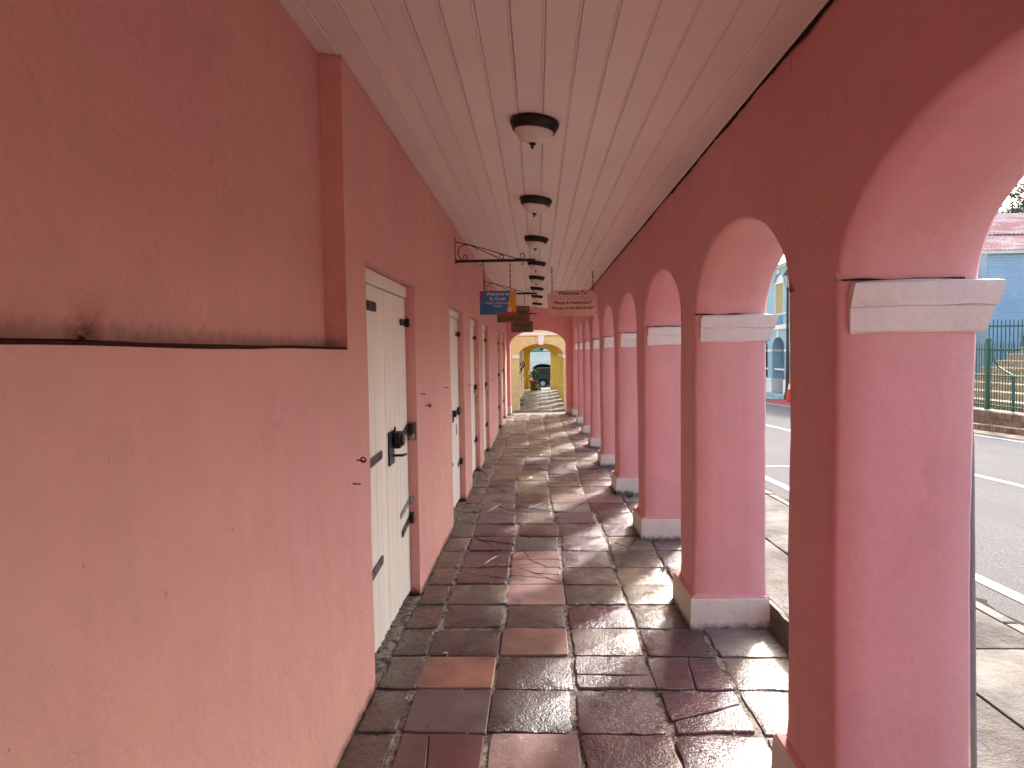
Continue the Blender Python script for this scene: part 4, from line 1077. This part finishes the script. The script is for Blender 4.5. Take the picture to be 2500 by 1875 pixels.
# ------------------------------------------------------------------ beyond the yellow gallery: planter, car, cream building
def leafcloud(mb, c, rx, ry, rz, n, size, rk, dens=.55, mi=0):
    for _ in range(n):
        while True:
            p = Vector((rk.uniform(-1, 1), rk.uniform(-1, 1), rk.uniform(-1, 1)))
            if p.length < 1: break
        q = Vector(c)+Vector((p.x*rx, p.y*ry, p.z*rz))
        if noise.noise(q*(1.3/max(rx, .3))*1.4) < -dens*.35: continue
        d1 = Vector((rk.uniform(-1, 1), rk.uniform(-1, 1), rk.uniform(-.7, .4))).normalized(); d2 = d1.cross(Vector((rk.uniform(-1, 1), rk.uniform(-1, 1), rk.uniform(-1, 1)))).normalized()
        s_ = size*rk.uniform(.6, 1.4)
        mb.add([q, q+d1*s_*.5+d2*s_*.28, q+d1*s_, q+d1*s_*.5-d2*s_*.28], [(0, 1, 2, 3)], mi)
def leafmat(name, c1, c2):
    mt, t, b = newmat(name); v = coords(t); g = t.nodes.new('ShaderNodeNewGeometry')
    c = mix(t, g.outputs['Random Per Island'], c1, c2); setc(t, b, c); b.inputs['Roughness'].default_value = .5
    b.inputs['Transmission Weight'].default_value = 0; return mt
M['leaf'] = leafmat('broad_green_leaf', (.035, .075, .018), (.13, .19, .05))
M['leaf2'] = leafmat('dusty_tree_leaf', (.03, .06, .02), (.10, .15, .05))
M['bark'] = simple('grey_bark', (.12, .09, .065), .9)
M['terracotta'] = simple('terracotta_pot', (.22, .08, .05), .8)
rk = random.Random(21)
T = thing('potted_plant', (-.20, 35.6, -.33), 'leafy plant in a terracotta pot at the far end of the yellow gallery', 'plant')
yq = 33.6; zq = YF
T.location = (-.23, yq, zq)
mb = MB(); mb.lathe([(.12, zq), (.15, zq+.05), (.19, zq+.42), (.21, zq+.46), (.20, zq+.5), (.16, zq+.5)], (-.23, yq, 0), 18); mb.build('pot', M['terracotta'], T, smooth=40)
mb = MB(); leafcloud(mb, (-.22, yq, zq+.78), .26, .26, .28, 150, .13, rk); mb.build('foliage', M['leaf'], T, fix=False)
T = thing('potted_plant', (0, 33.2, zq), 'low leafy plant on the floor in front of the terracotta pot', 'plant')
mb = MB(); leafcloud(mb, (-.12, 33.1, zq+.19), .26, .22, .2, 110, .13, rk); mb.build('foliage', M['leaf'], T, fix=False)
mb = MB(); mb.lathe([(.07, zq), (.10, zq+.16)], (-.12, 33.1, 0), 12); mb.build('pot', M['terracotta'], T)
# car
CY, CZ = 62.0, zg(62)
M['carpaint'] = simple('black_car_paint', (.004, .004, .0045), .35, 0, .1, 3, 0)
M['trimblack'] = simple('black_plastic_trim', (.02, .02, .021), .6)
M['tyre'] = simple('tyre_rubber', (.015, .015, .015), .85)
M['rim'] = simple('alloy_rim', (.5, .5, .5), .3, .8)
mt, t, b = newmat('tinted_window'); setc(t, b, (.02, .022, .024)); b.inputs['Roughness'].default_value = .06; M['carglass'] = mt
rx = .42      # rear axle x
T = thing('parked_car', (rx+1.3, CY, CZ), 'black boxy off-road car parked side-on beyond the yellow gallery', 'car')
mb = MB()
z = CZ
mb.prism([(rx-.68, z+.62), (rx-.72, z+.72), (rx-.70, z+1.08), (rx+2.0, z+1.12), (rx+2.1, z+1.10), (rx+3.1, z+1.04), (rx+3.16, z+.70), (rx+3.1, z+.5), (rx+2.95, z+.45), (rx+.5, z+.42), (rx+.45, z+.80), (rx-.45, z+.80), (rx-.55, z+.55)], 'Y', CY+.10, CY+1.72)
mb.build('body', M['carpaint'], T)
mb = MB(); mb.prism([(rx-.62, z+1.08), (rx-.55, z+1.70), (rx-.45, z+1.80), (rx+1.45, z+1.82), (rx+1.75, z+1.60), (rx+2.05, z+1.10)], 'Y', CY+.16, CY+1.66); mb.build('hardtop', M['carpaint'], T)
for (a, b_) in ((-.45, .48), (.62, 1.25)):
    mb = MB(); mb.prism([(rx+a, z+1.14), (rx+a+.05, z+1.66), (rx+b_, z+1.68), (rx+b_, z+1.14)], 'Y', CY+.13, CY+.165); mb.build('window', M['carglass'], T)
mb = MB()
for (a, b_, z0_, z1_) in ((.53, .575, 1.1, 1.8), (1.3, 1.34, 1.1, 1.75), (.5, .515, .5, 1.1), (1.45, 1.465, .5, 1.1)):
    mb.box(rx+a, rx+b_, CY+.07, CY+.18, z+z0_, z+z1_)
mb.build('door_seam', M['trimblack'], T)
for xo in (0, 2.42):
    F_ = MB(); poly = [(rx+xo+.53*math.cos(R(a_)), z+.40+.53*math.sin(R(a_))) for a_ in range(0, 181, 12)]+[(rx+xo+.44*math.cos(R(a_)), z+.40+.44*math.sin(R(a_))) for a_ in range(180, -1, -12)]
    F_.prism(poly, 'Y', CY+.0, CY+.2); F_.build('fender', M['trimblack'], T)
    for yy in (CY+.04, CY+1.5):
        W_ = node('wheel', T, loc=Vector((rx+xo, yy, z+.39))-T.location)
        rot = Matrix.Rotation(R(90), 4, 'X')
        mb = MB(); mb.lathe([(.22, -.12), (.36, -.12), (.39, -.09), (.39, .09), (.36, .12), (.22, .12)], (rx+xo, yy+.12, z+.39), 28, 0, rot); mb.build('tyre', M['tyre'], W_, smooth=40)
        mb = MB(); mb.lathe([(.23, -.10), (.24, .125), (.215, .13), (.20, .08)], (rx+xo, yy+.12, z+.39), 24, 0, rot)
        for q in range(5):
            a_ = R(72*q+18); mb.prism([(rx+xo+.05*math.cos(a_+1.2), z+.39+.05*math.sin(a_+1.2)), (rx+xo+.21*math.cos(a_+.22), z+.39+.21*math.sin(a_+.22)), (rx+xo+.21*math.cos(a_-.22), z+.39+.21*math.sin(a_-.22)), (rx+xo+.05*math.cos(a_-1.2), z+.39+.05*math.sin(a_-1.2))], 'Y', yy-.015, yy+.03)
        mb.build('rim', M['rim'], W_, smooth=40)
sp_ = MB(); sp_.lathe([(.1, -.1), (.36, -.1), (.38, 0), (.36, .1), (.1, .1)], (rx-.84, CY+.9, z+.95), 24, 0, Matrix.Rotation(R(90), 4, 'Y')); sp_.build('spare_wheel', M['tyre'], T, smooth=40)
# cream building with balcony
M['cream'] = simple('cream_white_render', (.90, .89, .70), .8, 0, .05, .5, .3)
M['darkin'] = simple('dark_interior', (.05, .06, .06), .9)
M['maroonwood'] = simple('maroon_wood', (.10, .03, .02), .7)
T = thing('cream_building', (0, 69, zg(64)), 'cream arched building with balcony across the far street', 'building')
mb = MB(); z = zg(69)
cb = 68.5
yarch(mb, -6, 8, -.55, .95+.55, cb, cb+.5, z, -.05, .42, 1.62, n=20, bev=.01); mb.build('front_wall', M['cream'], T)
mb = MB(); mb.box(-6, 8, cb+3.0, cb+3.2, z, 5); mb.build('inner_wall', M['darkin'], T)
mb = MB(); mb.box(-6, 8, cb-.06, cb, 1.50, 1.60); mb.box(-6, .28, cb-.05, cb, .66, .76); mb.box(.72, 8, cb-.05, cb, .66, .76); mb.prism([(.36, .42), (.64, .42), (.72, .76), (.28, .76)], 'Y', cb-.09, cb+.002); mb.build('mouldings', M['whitetrim'], T)
mb = MB(); mb.box(-6, 8, cb+.5, cb+3, 1.5, 1.6); mb.build('balcony_floor', M['cream'], T)
mb = MB(); mb.box(-6, 8, cb+2.6, cb+2.9, 1.6, 4.6); mb.build('balcony_wall', M['maroonwood'], T)
mb = MB(); mb.box(-6.3, 8.3, cb-.3, cb+4, 4.6, 4.9); mb.build('roof', M['cream'], T)
M['turq'] = simple('turquoise_canvas', (.10, .42, .38), .7)
for x, mt_, lb in ((-.15, M['turq'], 'turquoise parasol on the far balcony'), (.95, M['whitetrim'], 'white parasol on the far balcony')):
    U_ = thing('parasol', (x, cb+.9, 1.6), lb, 'parasol')
    mb = MB(); mb.lathe([(.55, 1.70), (.45, 1.82), (.28, 1.92), (.02, 1.98)], (x, cb+.9, 0), 12); mb.build('canopy', mt_, U_, smooth=40)
    mb = MB(); mb.tube([(x, cb+.9, 1.6), (x, cb+.9, 1.96)], .03, 6); mb.build('pole', M['steel'], U_)

# ------------------------------------------------------------------ blue building across the street (left gap)
M['blue'] = plaster('faded_blue_plaster', (.32, .52, .64), (.38, .57, .66), dirt=(.1, .14, .16), spot=1.2)
M['bluewall'] = plaster('blue_brick_paint', (.36, .54, .68), (.44, .60, .72), dirt=(.08, .12, .16), spot=1.8, bumpy=1.6, course=1)
M['shut'] = simple('ochre_shutter', (.50, .44, .22), .7, 0, .25, 12)
M['redroof'] = None
def tinroof(name, c1, c2, sc_=1.):
    mt, t, b = newmat(name); v = coords(t)
    c = mix(t, rampf(t, noiset(t, coords(t, (1, 3, 3)), 1.3, 7, .7), [(.42, 0.), (.6, 1.)]), c1, c2)
    setc(t, b, c); b.inputs['Roughness'].default_value = .55; return mt
M['redroof'] = tinroof('faded_red_tin', (.34, .05, .06), (.52, .36, .36))
BX = 10.8; bz = -.40
T = thing('blue_building', (BX, 33, bz), 'blue two storey arcaded building with ochre shutters across the street', 'building')
cents = [27.2+2.2*i for i in range(10)]
y0b, y1b = 26.0, 48.2
class SW(MB):    # swap axes: build with yarch in (x,y) and turn so that it faces -X
    pass
def face_arches(z0, spr, apx, top, half, name, depth=.4, mat=None):
    mb = MB()
    edges = [y0b]+[ (cents[i]+cents[i+1])/2 for i in range(len(cents)-1)]+[y1b]
    for i, c_ in enumerate(cents): yarch(mb, edges[i], edges[i+1], c_-half, c_+half, 0, depth, z0, spr, apx, top, n=12, bev=.01, amp=.004)
    mb.v = [Vector((BX+v.y, v.x, v.z)) for v in mb.v]
    return mb.build(name, mat or M['blue'], T, smooth=45)
face_arches(bz, 1.55, 2.12, 2.62, .80, 'lower_arcade', .45)
mb = MB()
for i in range(len(cents)+1):
    pass
face_arches(2.62, 4.55, 4.95, 5.35, .60, 'upper_wall', .3)
mb = MB(); mb.box(BX+2.2, BX+2.4, y0b, y1b, bz, 2.6); mb.build('inner_wall', M['blue'], T)
mb = MB(); mb.box(BX+.3, BX+8, y0b, y1b, 2.55, 2.62); mb.box(BX+.45, BX+8, y0b, y0b+.3, bz, 5.35); mb.box(BX+7.7, BX+8, y0b, y1b, bz, 5.35); mb.box(BX+.4, BX+7.7, y1b-.3, y1b, bz, 5.3); mb.box(BX+.5, BX+2.2, y0b, y1b, bz-.05, bz+.02); mb.build('rear_shell', M['blue'], T)
mb = MB(); mb.box(BX-.06, BX+.0, y0b, y1b, 2.46, 2.66); mb.box(BX-.05, BX, y0b, y1b, 3.10, 3.16); mb.box(BX-.04, BX, y0b, y1b, 5.2, 5.33)
mb.build('string_course', M['whitetrim'], T)
for i, c_ in enumerate(cents[:8]):
    Wd = node('window', T, loc=Vector((BX, c_, 3.2))-T.location)
    mb = MB()
    n = 12
    for (e0, e1, xx) in ((.60, .54, .0),):
        for s_ in (-1, 1): mb.box(BX+.02, BX+.12, c_+s_*.57-.04, c_+s_*.57+.04, 3.16, 4.55)
    mb.box(BX+.02, BX+.12, c_-.6, c_+.6, 4.50, 4.58)
    mb.build('frame', M['whitetrim'], Wd)
    poly = [(c_+.58*math.cos(R(q*15)), 4.56+.36*math.sin(R(q*15))) for q in range(13)]
    mb = MB(); mb.prism(poly, 'X', BX+.10, BX+.14); mb.build('fanlight', M['whitetrim'], Wd)
    for q in range(10):
        ya = c_-.53+q*.106
        mb = MB(); mb.bbox(BX+.08, BX+.12, ya+.006, ya+.098, 3.18, 4.50, .012); mb.build('shutter_slat', M['shut'], Wd)
    mb = MB(); mb.box(BX+.13, BX+.16, c_-.6, c_+.6, 3.15, 4.9); mb.build('backing', M['darkin'], Wd)
    mb = MB(); mb.box(BX-.03, BX+.02, c_-.08, c_+.08, 4.93, 5.12); mb.box(BX-.03, BX+.02, c_-.08, c_+.08, 2.10, 2.46)
    mb.build('keystone', M['whitetrim'], T)
    if i < 7:
        e_ = (cents[i]+cents[i+1])/2
        mb = MB(); mb.bbox(BX-.03, BX+.47, e_-.33, e_+.33, 1.46, 1.56, .01); mb.build('capital', M['whitetrim'], T)
        mb = MB(); mb.bbox(BX-.05, BX+.5, e_-.36, e_+.36, bz-.05, .22, .015); mb.build('plinth', M['whitetrim'], T)
    mb = MB(); mb.bbox(BX+2.1, BX+2.2, c_-.55, c_+.55, bz, 1.9, .01); mb.build('door', M['darkin'], T)
    mb = MB(); mb.box(BX+.1, BX+.18, c_-.8, c_+.8, .62, .70); mb.build('rail', M['whitetrim'], T)
# roof of the blue building (corrugated, hipped back)
def corrugated(p00, p10, p01, p11, n, amp, name, mat, parent):
    """sheet between four corners; ribs run from p00->p01"""
    p00, p10, p01, p11 = map(Vector, (p00, p10, p01, p11)); nrm = (p10-p00).cross(p01-p00).normalized()
    if nrm.z < 0: nrm = -nrm
    mb = MB(); vs = []
    for i in range(n*2+1):
        u = i/(n*2); o_ = nrm*(amp if i % 2 else 0)
        vs += [p00.lerp(p10, u)+o_, p01.lerp(p11, u)+o_]
    mb.add(vs, [(2*i, 2*i+2, 2*i+3, 2*i+1) for i in range(n*2)]); return mb.build(name, mat, parent, fix=False)
corrugated((BX-.35, y0b-.2, 5.30), (BX-.35, y1b+.2, 5.30), (BX+4, y0b-.2, 6.9), (BX+4, y1b+.2, 6.9), 110, .03, 'roof', M['redroof'], T)
# steps in front
mb = MB(); z = zg(30)
mb.bbox(BX-1.0, BX-.0, 27.9, 33.5, z-.1, bz-.12, .02); mb.bbox(BX-.6, BX+.05, 27.5, 33.5, z, bz-.001, .02)
M['bluestep'] = simple('pale_blue_step', (.36, .50, .52), .8)
mb.build('front_steps', M['bluestep'], T)
mb = MB()
for q in range(3): mb.tube([(BX-.35, 28.1+q*.35, z+.1), (BX-.35, 28.1+q*.35, z+1.0)], .02, 6)
mb.tube([(BX-.35, 28.1, z+1.0), (BX-.35, 29.0, z+1.0)], .02, 6); mb.build('handrail', M['whitetrim'], T)
# street lamp
T = thing('street_lamp', (9.9, 27.9, zg(27.9)), 'dark lantern street lamp standing in front of the blue building', 'street lamp')
lx, ly, lz = 9.9, 27.9, zg(27.9); M['lamppost'] = simple('brown_cast_iron', (.06, .045, .04), .5)
mb = MB(); mb.lathe([(.13, 0), (.13, .25), (.09, .35), (.07, .6), (.055, 2.2), (.045, 4.35), (.07, 4.4), (.03, 4.5)], (lx, ly, lz), 14); mb.build('post', M['lamppost'], T, smooth=40)
mb = MB(); mb.lathe([(.07, 4.5), (.15, 4.95)], (lx, ly, lz), 6); M['lampglass'] = simple('lantern_glass', (.55, .55, .5), .2); mb.build('lantern_glass', M['lampglass'], T)
mb = MB(); mb.lathe([(.19, 4.95), (.17, 5.0), (.06, 5.16), (.03, 5.2), (.015, 5.3)], (lx, ly, lz), 6)
for q in range(6): a_ = R(60*q); mb.tube([(lx+.075*math.cos(a_), ly+.075*math.sin(a_), lz+4.5), (lx+.157*math.cos(a_), ly+.157*math.sin(a_), lz+4.96)], .012, 5)
mb.build('lantern_frame', M['lamppost'], T)
# cone
cx, cy = 9.66, 26.9; cz = zg(cy)+.014
T = thing('traffic_cone', (cx, cy, cz), 'red traffic cone with pale top band at the foot of the street lamp', 'traffic cone')
M['cone'] = simple('red_cone_rubber', (.62, .03, .02), .5)
mb = MB(); mb.bbox(cx-.22, cx+.22, cy-.22, cy+.22, cz, cz+.04, .01); mb.build('base', M['cone'], T)
mb = MB(); mb.lathe([(.17, cz+.04), (.095, cz+.47)], (cx, cy, 0), 16); mb.build('cone_body', M['cone'], T, smooth=40)
mb = MB(); mb.lathe([(.096, cz+.47), (.062, cz+.68)], (cx, cy, 0), 16); mb.build('pale_band', M['whitetrim'], T, smooth=40)
M['conetop'] = simple('orange_cone_tip', (.75, .22, .05), .5)
mb = MB(); mb.lathe([(.062, cz+.68), (.035, cz+.86)], (cx, cy, 0), 12); mb.build('cone_tip', M['conetop'], T, smooth=40)

# ------------------------------------------------------------------ right gap: brick steps, green fence, stairs, blue wall
M['brick'] = stone('worn_yellow_brick', (.36, .28, .19), spec=.2, dirt=False, rl=.6, rh=.9, patch=(.14, .1, .07))
M['stairbrick'] = simple('buff_stair_brick', (.50, .40, .27), .85, 0, .5, 14, .6, .006, 40)
M['stairlip'] = simple('pale_stair_nosing', (.62, .52, .36), .8, 0, .2, 8)
Y0s, Y1s = 5.0, 19.9
mb = MB()
for X0_, zt in ((9.07, .0), (9.32, .02)):
    pass
def zs(y, off): return zg(y)+off
mb.add([(8.62, Y0s, zs(Y0s, .012)), (9.07, Y0s, zs(Y0s, .012)), (9.07, Y1s, zs(Y1s, .012)), (8.62, Y1s, zs(Y1s, .012))], [(0, 1, 2, 3)])
tg = mb.build('brick_pavement', M['brick'], fix=False); tag(tg, kind='structure')
def brickstep(x, zoff0, zoff1, depth, bw, level=None):
    """a step edged with upright bricks; bricks near the visible gap are pieces"""
    q = MB(); n = round((Y1s-Y0s)/bw)
    for i in range(n):
        ya, yb = Y0s+i*bw, Y0s+(i+1)*bw-.012; rr_ = random.uniform(-.008, .008)
        za, zb = (zs(ya, zoff0) if level is None else level[0]), (zs(ya, zoff1) if level is None else level[1])
        if 11.5 < ya < 16.0:
            p = MB(); p.bbox(x+rr_, x+.12, ya, yb, za, zb+rr_*.4, .006); p.build('brick', M['brick'], tg)
        else: q.box(x+rr_, x+.12, ya, yb, za, zb)
    o = q.build('brick_edging', M['brick'], tg); o['kind'] = 'stuff'
    b2 = MB(); b2.add([(x+.1, Y0s, (zs(Y0s, zoff1) if level is None else level[1])-.006), (x+depth, Y0s, (zs(Y0s, zoff1) if level is None else level[1])-.006), (x+depth, Y1s, (zs(Y1s, zoff1) if level is None else level[1])-.006), (x+.1, Y1s, (zs(Y1s, zoff1) if level is None else level[1])-.006)], [(0, 1, 2, 3)])
    b2.build('tread', M['brick'], tg, fix=False)
brickstep(9.07, -.02, .125, .4, .075)
b2 = MB(); b2.box(9.36, 9.5, Y0s, Y1s, -.5, .125); b2.build('riser', M['brick'], tg)
brickstep(9.34, 0, 0, 7.0, .075, (.10, .235))
# stairs
ns = 8; 
T = thing('brick_stairs', (10.5, 15, .235), 'broad buff brick stairs rising behind the green railings', 'stairs')
for k in range(ns):
    xk = 9.92+.325*k; zk = .235+.165*(k+1)
    ye = 18.0
    mb = MB(); mb.box(xk+.01, 15.0, 6.0, ye, zk-.165, zk-.03); mb.build('riser', M['stairbrick'], T)
    mb = MB(); mb.bbox(xk-.012, min(xk+.6, 15) if k < ns-1 else 15, 6.0, ye+.01, zk-.03, zk, .008); mb.build('nosing', M['stairlip'], T)
# green railing
M['green'] = simple('green_railing_paint', (.03, .13, .085), .5)
def railing(x, ya, yb, z0, z1, sp, r, label, spikes=True):
    Fn = thing('railing', (x, ya, z0), label, 'railing', None)
    n = int((yb-ya)/sp)
    for zz in (z0+.08, z1-.16, z0+(z1-z0)*.5):
        mb = MB(); mb.bbox(x-.012, x+.012, ya, yb, zz-.014, zz+.014, .003); mb.build('rail', M['green'], Fn)
    me = None
    for i in range(n):
        y = ya+i*sp
        if me is None:
            mb = MB(); mb.tube([(x, y, z0), (x, y, z1-.06), (x, y, z1)], [r, r, .002], 6); o = mb.build('bar', M['green'], Fn); me = o; ly0 = o.location.copy()
        else:
            c = me.copy(); C.objects.link(c); c.parent = Fn; c.location = ly0+Vector((0, i*sp, 0))
    return Fn
f1 = railing(9.55, 11.8, 16.8, .26, 1.68, .085, .008, 'front green spiked railing standing before the brick stairs')
mb = MB(); mb.bbox(9.50, 9.58, 15.02, 15.10, .24, 1.75, .006); mb.bbox(9.60, 9.64, 14.35, 14.40, .24, .98, .004); mb.tube([(9.60, 15.0, 1.35), (9.62, 14.85, 1.15), (9.62, 14.4, .98)], .022, 6); mb.tube([(9.6, 15.0, .93), (9.6, 14.4, .93)], .014, 6)
mb.build('gate_post', M['green'], f1)
# tall rear railing across, in front of the blue wall
Fn = thing('railing', (12.5, 19.2, 1.2), 'tall dark green rear railing in front of the blue wall', 'railing')
z0_, z1_ = 1.15, 2.28
me = None
for i in range(52):
    x = 11.8+.105*i
    if me is None:
        mb = MB(); mb.tube([(x, 18.6, z0_), (x, 18.6, z1_-.05), (x, 18.6, z1_)], [.014, .014, .003], 6); me = mb.build('bar', M['green'], Fn); l0 = me.location.copy()
    else:
        c = me.copy(); C.objects.link(c); c.parent = Fn; c.location = l0+Vector((.105*i, 0, 0))
mb = MB(); mb.box(11.8, 17.3, 18.585, 18.615, 2.08, 2.12); mb.box(11.8, 17.3, 18.585, 18.615, 1.45, 1.49); mb.build('rail', M['green'], Fn)
# blue side wall with tin roof
T = thing('blue_house', (15.5, 21, 0), 'plain blue brick wall house with faded red tin roof behind the railings', 'house')
mb = MB(); grid(mb, (13.25, 21.0, -.6), (9, 0, 0), (0, 0, 4.98), 40, 24, .02); mb.build('wall', M['bluewall'], T, fix=False)
mb = MB(); mb.box(13.26, 22.2, 21.03, 28, -.6, 4.3); mb.build('rear_wall', M['bluewall'], T)
mb = MB(); mb.box(13.0, 22.5, 20.82, 20.95, 4.28, 4.38); mb.build('fascia', M['whitetrim'], T)
corrugated((12.9, 20.75, 4.36), (22.6, 20.75, 4.36), (12.9, 22.3, 5.03), (22.6, 22.3, 5.0), 80, .035, 'roof', M['redroof'], T)
corrugated((12.9, 22.2, 5.03), (22.6, 22.2, 5.0), (12.9, 24.6, 6.15), (22.6, 24.6, 6.0), 80, .035, 'roof', M['redroof'], T)
# small grey arched recess low in the blue wall
mb = MB(); mb.prism([(14.3, 1.3), (14.95, 1.3), (14.95, 1.85), (14.85, 2.0), (14.62, 2.07), (14.4, 2.0), (14.3, 1.85)], 'Y', 20.94, 20.99); M['grime'] = simple('grimy_render', (.14, .13, .12), .9); mb.build('vent', M['grime'], T)
T = thing('yellow_house', (12.5, 22, 0), 'slim yellow house corner left of the blue brick wall', 'house')
mb = MB(); mb.box(11.4, 13.24, 21.6, 25.5, -.6, 4.0); mb.build('wall', M['yel_out'], T)
mb = MB(); mb.box(13.0, 13.12, 21.55, 21.61, .8, 4.0); mb.build('corner_trim', M['whitetrim'], T)
# house up the hill and tree
T = thing('white_house', (28, 45, 0), 'white house with red striped roof high on the right', 'house')
mb = MB(); mb.box(29.8, 42, 44, 52, -1, 10.2); mb.build('wall', M['whitetrim'], T)
M['redtin'] = simple('red_tin', (.40, .04, .06), .5)
corrugated((29.2, 43.6, 10.1), (42.5, 43.6, 10.1), (31.5, 48, 12.3), (42.5, 48, 12.6), 45, .12, 'roof', M['redtin'], T)
T = thing('broadleaf_tree', (20.5, 32, 0), 'green leafy tree rising behind the red tin roof', 'tree')
rk = random.Random(4)
mb = MB(); mb.tube([(21.2, 32, -1), (21.1, 32, 3), (21.4, 32.1, 6)], [.3, .24, .14], 8)
for a_ in range(6): mb.tube([(21.3, 32, 4.8+a_*.2), (21.3+1.5*math.cos(a_), 32+1.5*math.sin(a_*1.3), 7.0+.2*a_)], [.1, .03], 6)
mb.build('trunk', M['bark'], T)
mb = MB()
for q in range(16): leafcloud(mb, (21.2+rk.uniform(-1.7, 1.9), 32+rk.uniform(-1.5, 1.5), 7.0+rk.uniform(-1.4, 1.1)), .8, .8, .6, 420, .16, rk)
mb.build('crown', M['leaf2'], T, fix=False)
# weeds
def weed(x, y, z, n, s_, label):
    T = thing('weed', (x, y, z), label, 'weed'); rk = random.Random(int(x*100+y*10)); mb = MB()
    for _ in range(n):
        a_ = rk.uniform(0, 6.28); l = s_*rk.uniform(.5, 1.2); b0 = Vector((x+rk.uniform(-.03, .03), y+rk.uniform(-.03, .03), z)); d_ = Vector((math.cos(a_)*.6, math.sin(a_)*.6, rk.uniform(.5, 1.3)))*l
        sd_ = Vector((-math.sin(a_), math.cos(a_), 0))*l*.16
        mb.add([b0, b0+d_*.5+sd_, b0+d_, b0+d_*.5-sd_], [(0, 1, 2, 3)])
    mb.build('leaves', M['leaf'], T, fix=False)
weed(.86, 7.70, .0, 60, .05, 'leafy weed at the foot of the fourth pier plinth')
weed(.90, 5.0, .005, 50, .03, 'bright grass tuft in a floor joint between the second and third piers')
weed(.86, 5.87, .0, 26, .035, 'thin weed against the plinth of the third pier')
weed(.98, 7.55, .0, 40, .05, 'green weed in front of the fourth pier plinth')
print('flagstones', count, 'bricks', nb_, 'objects', len(bpy.data.objects))
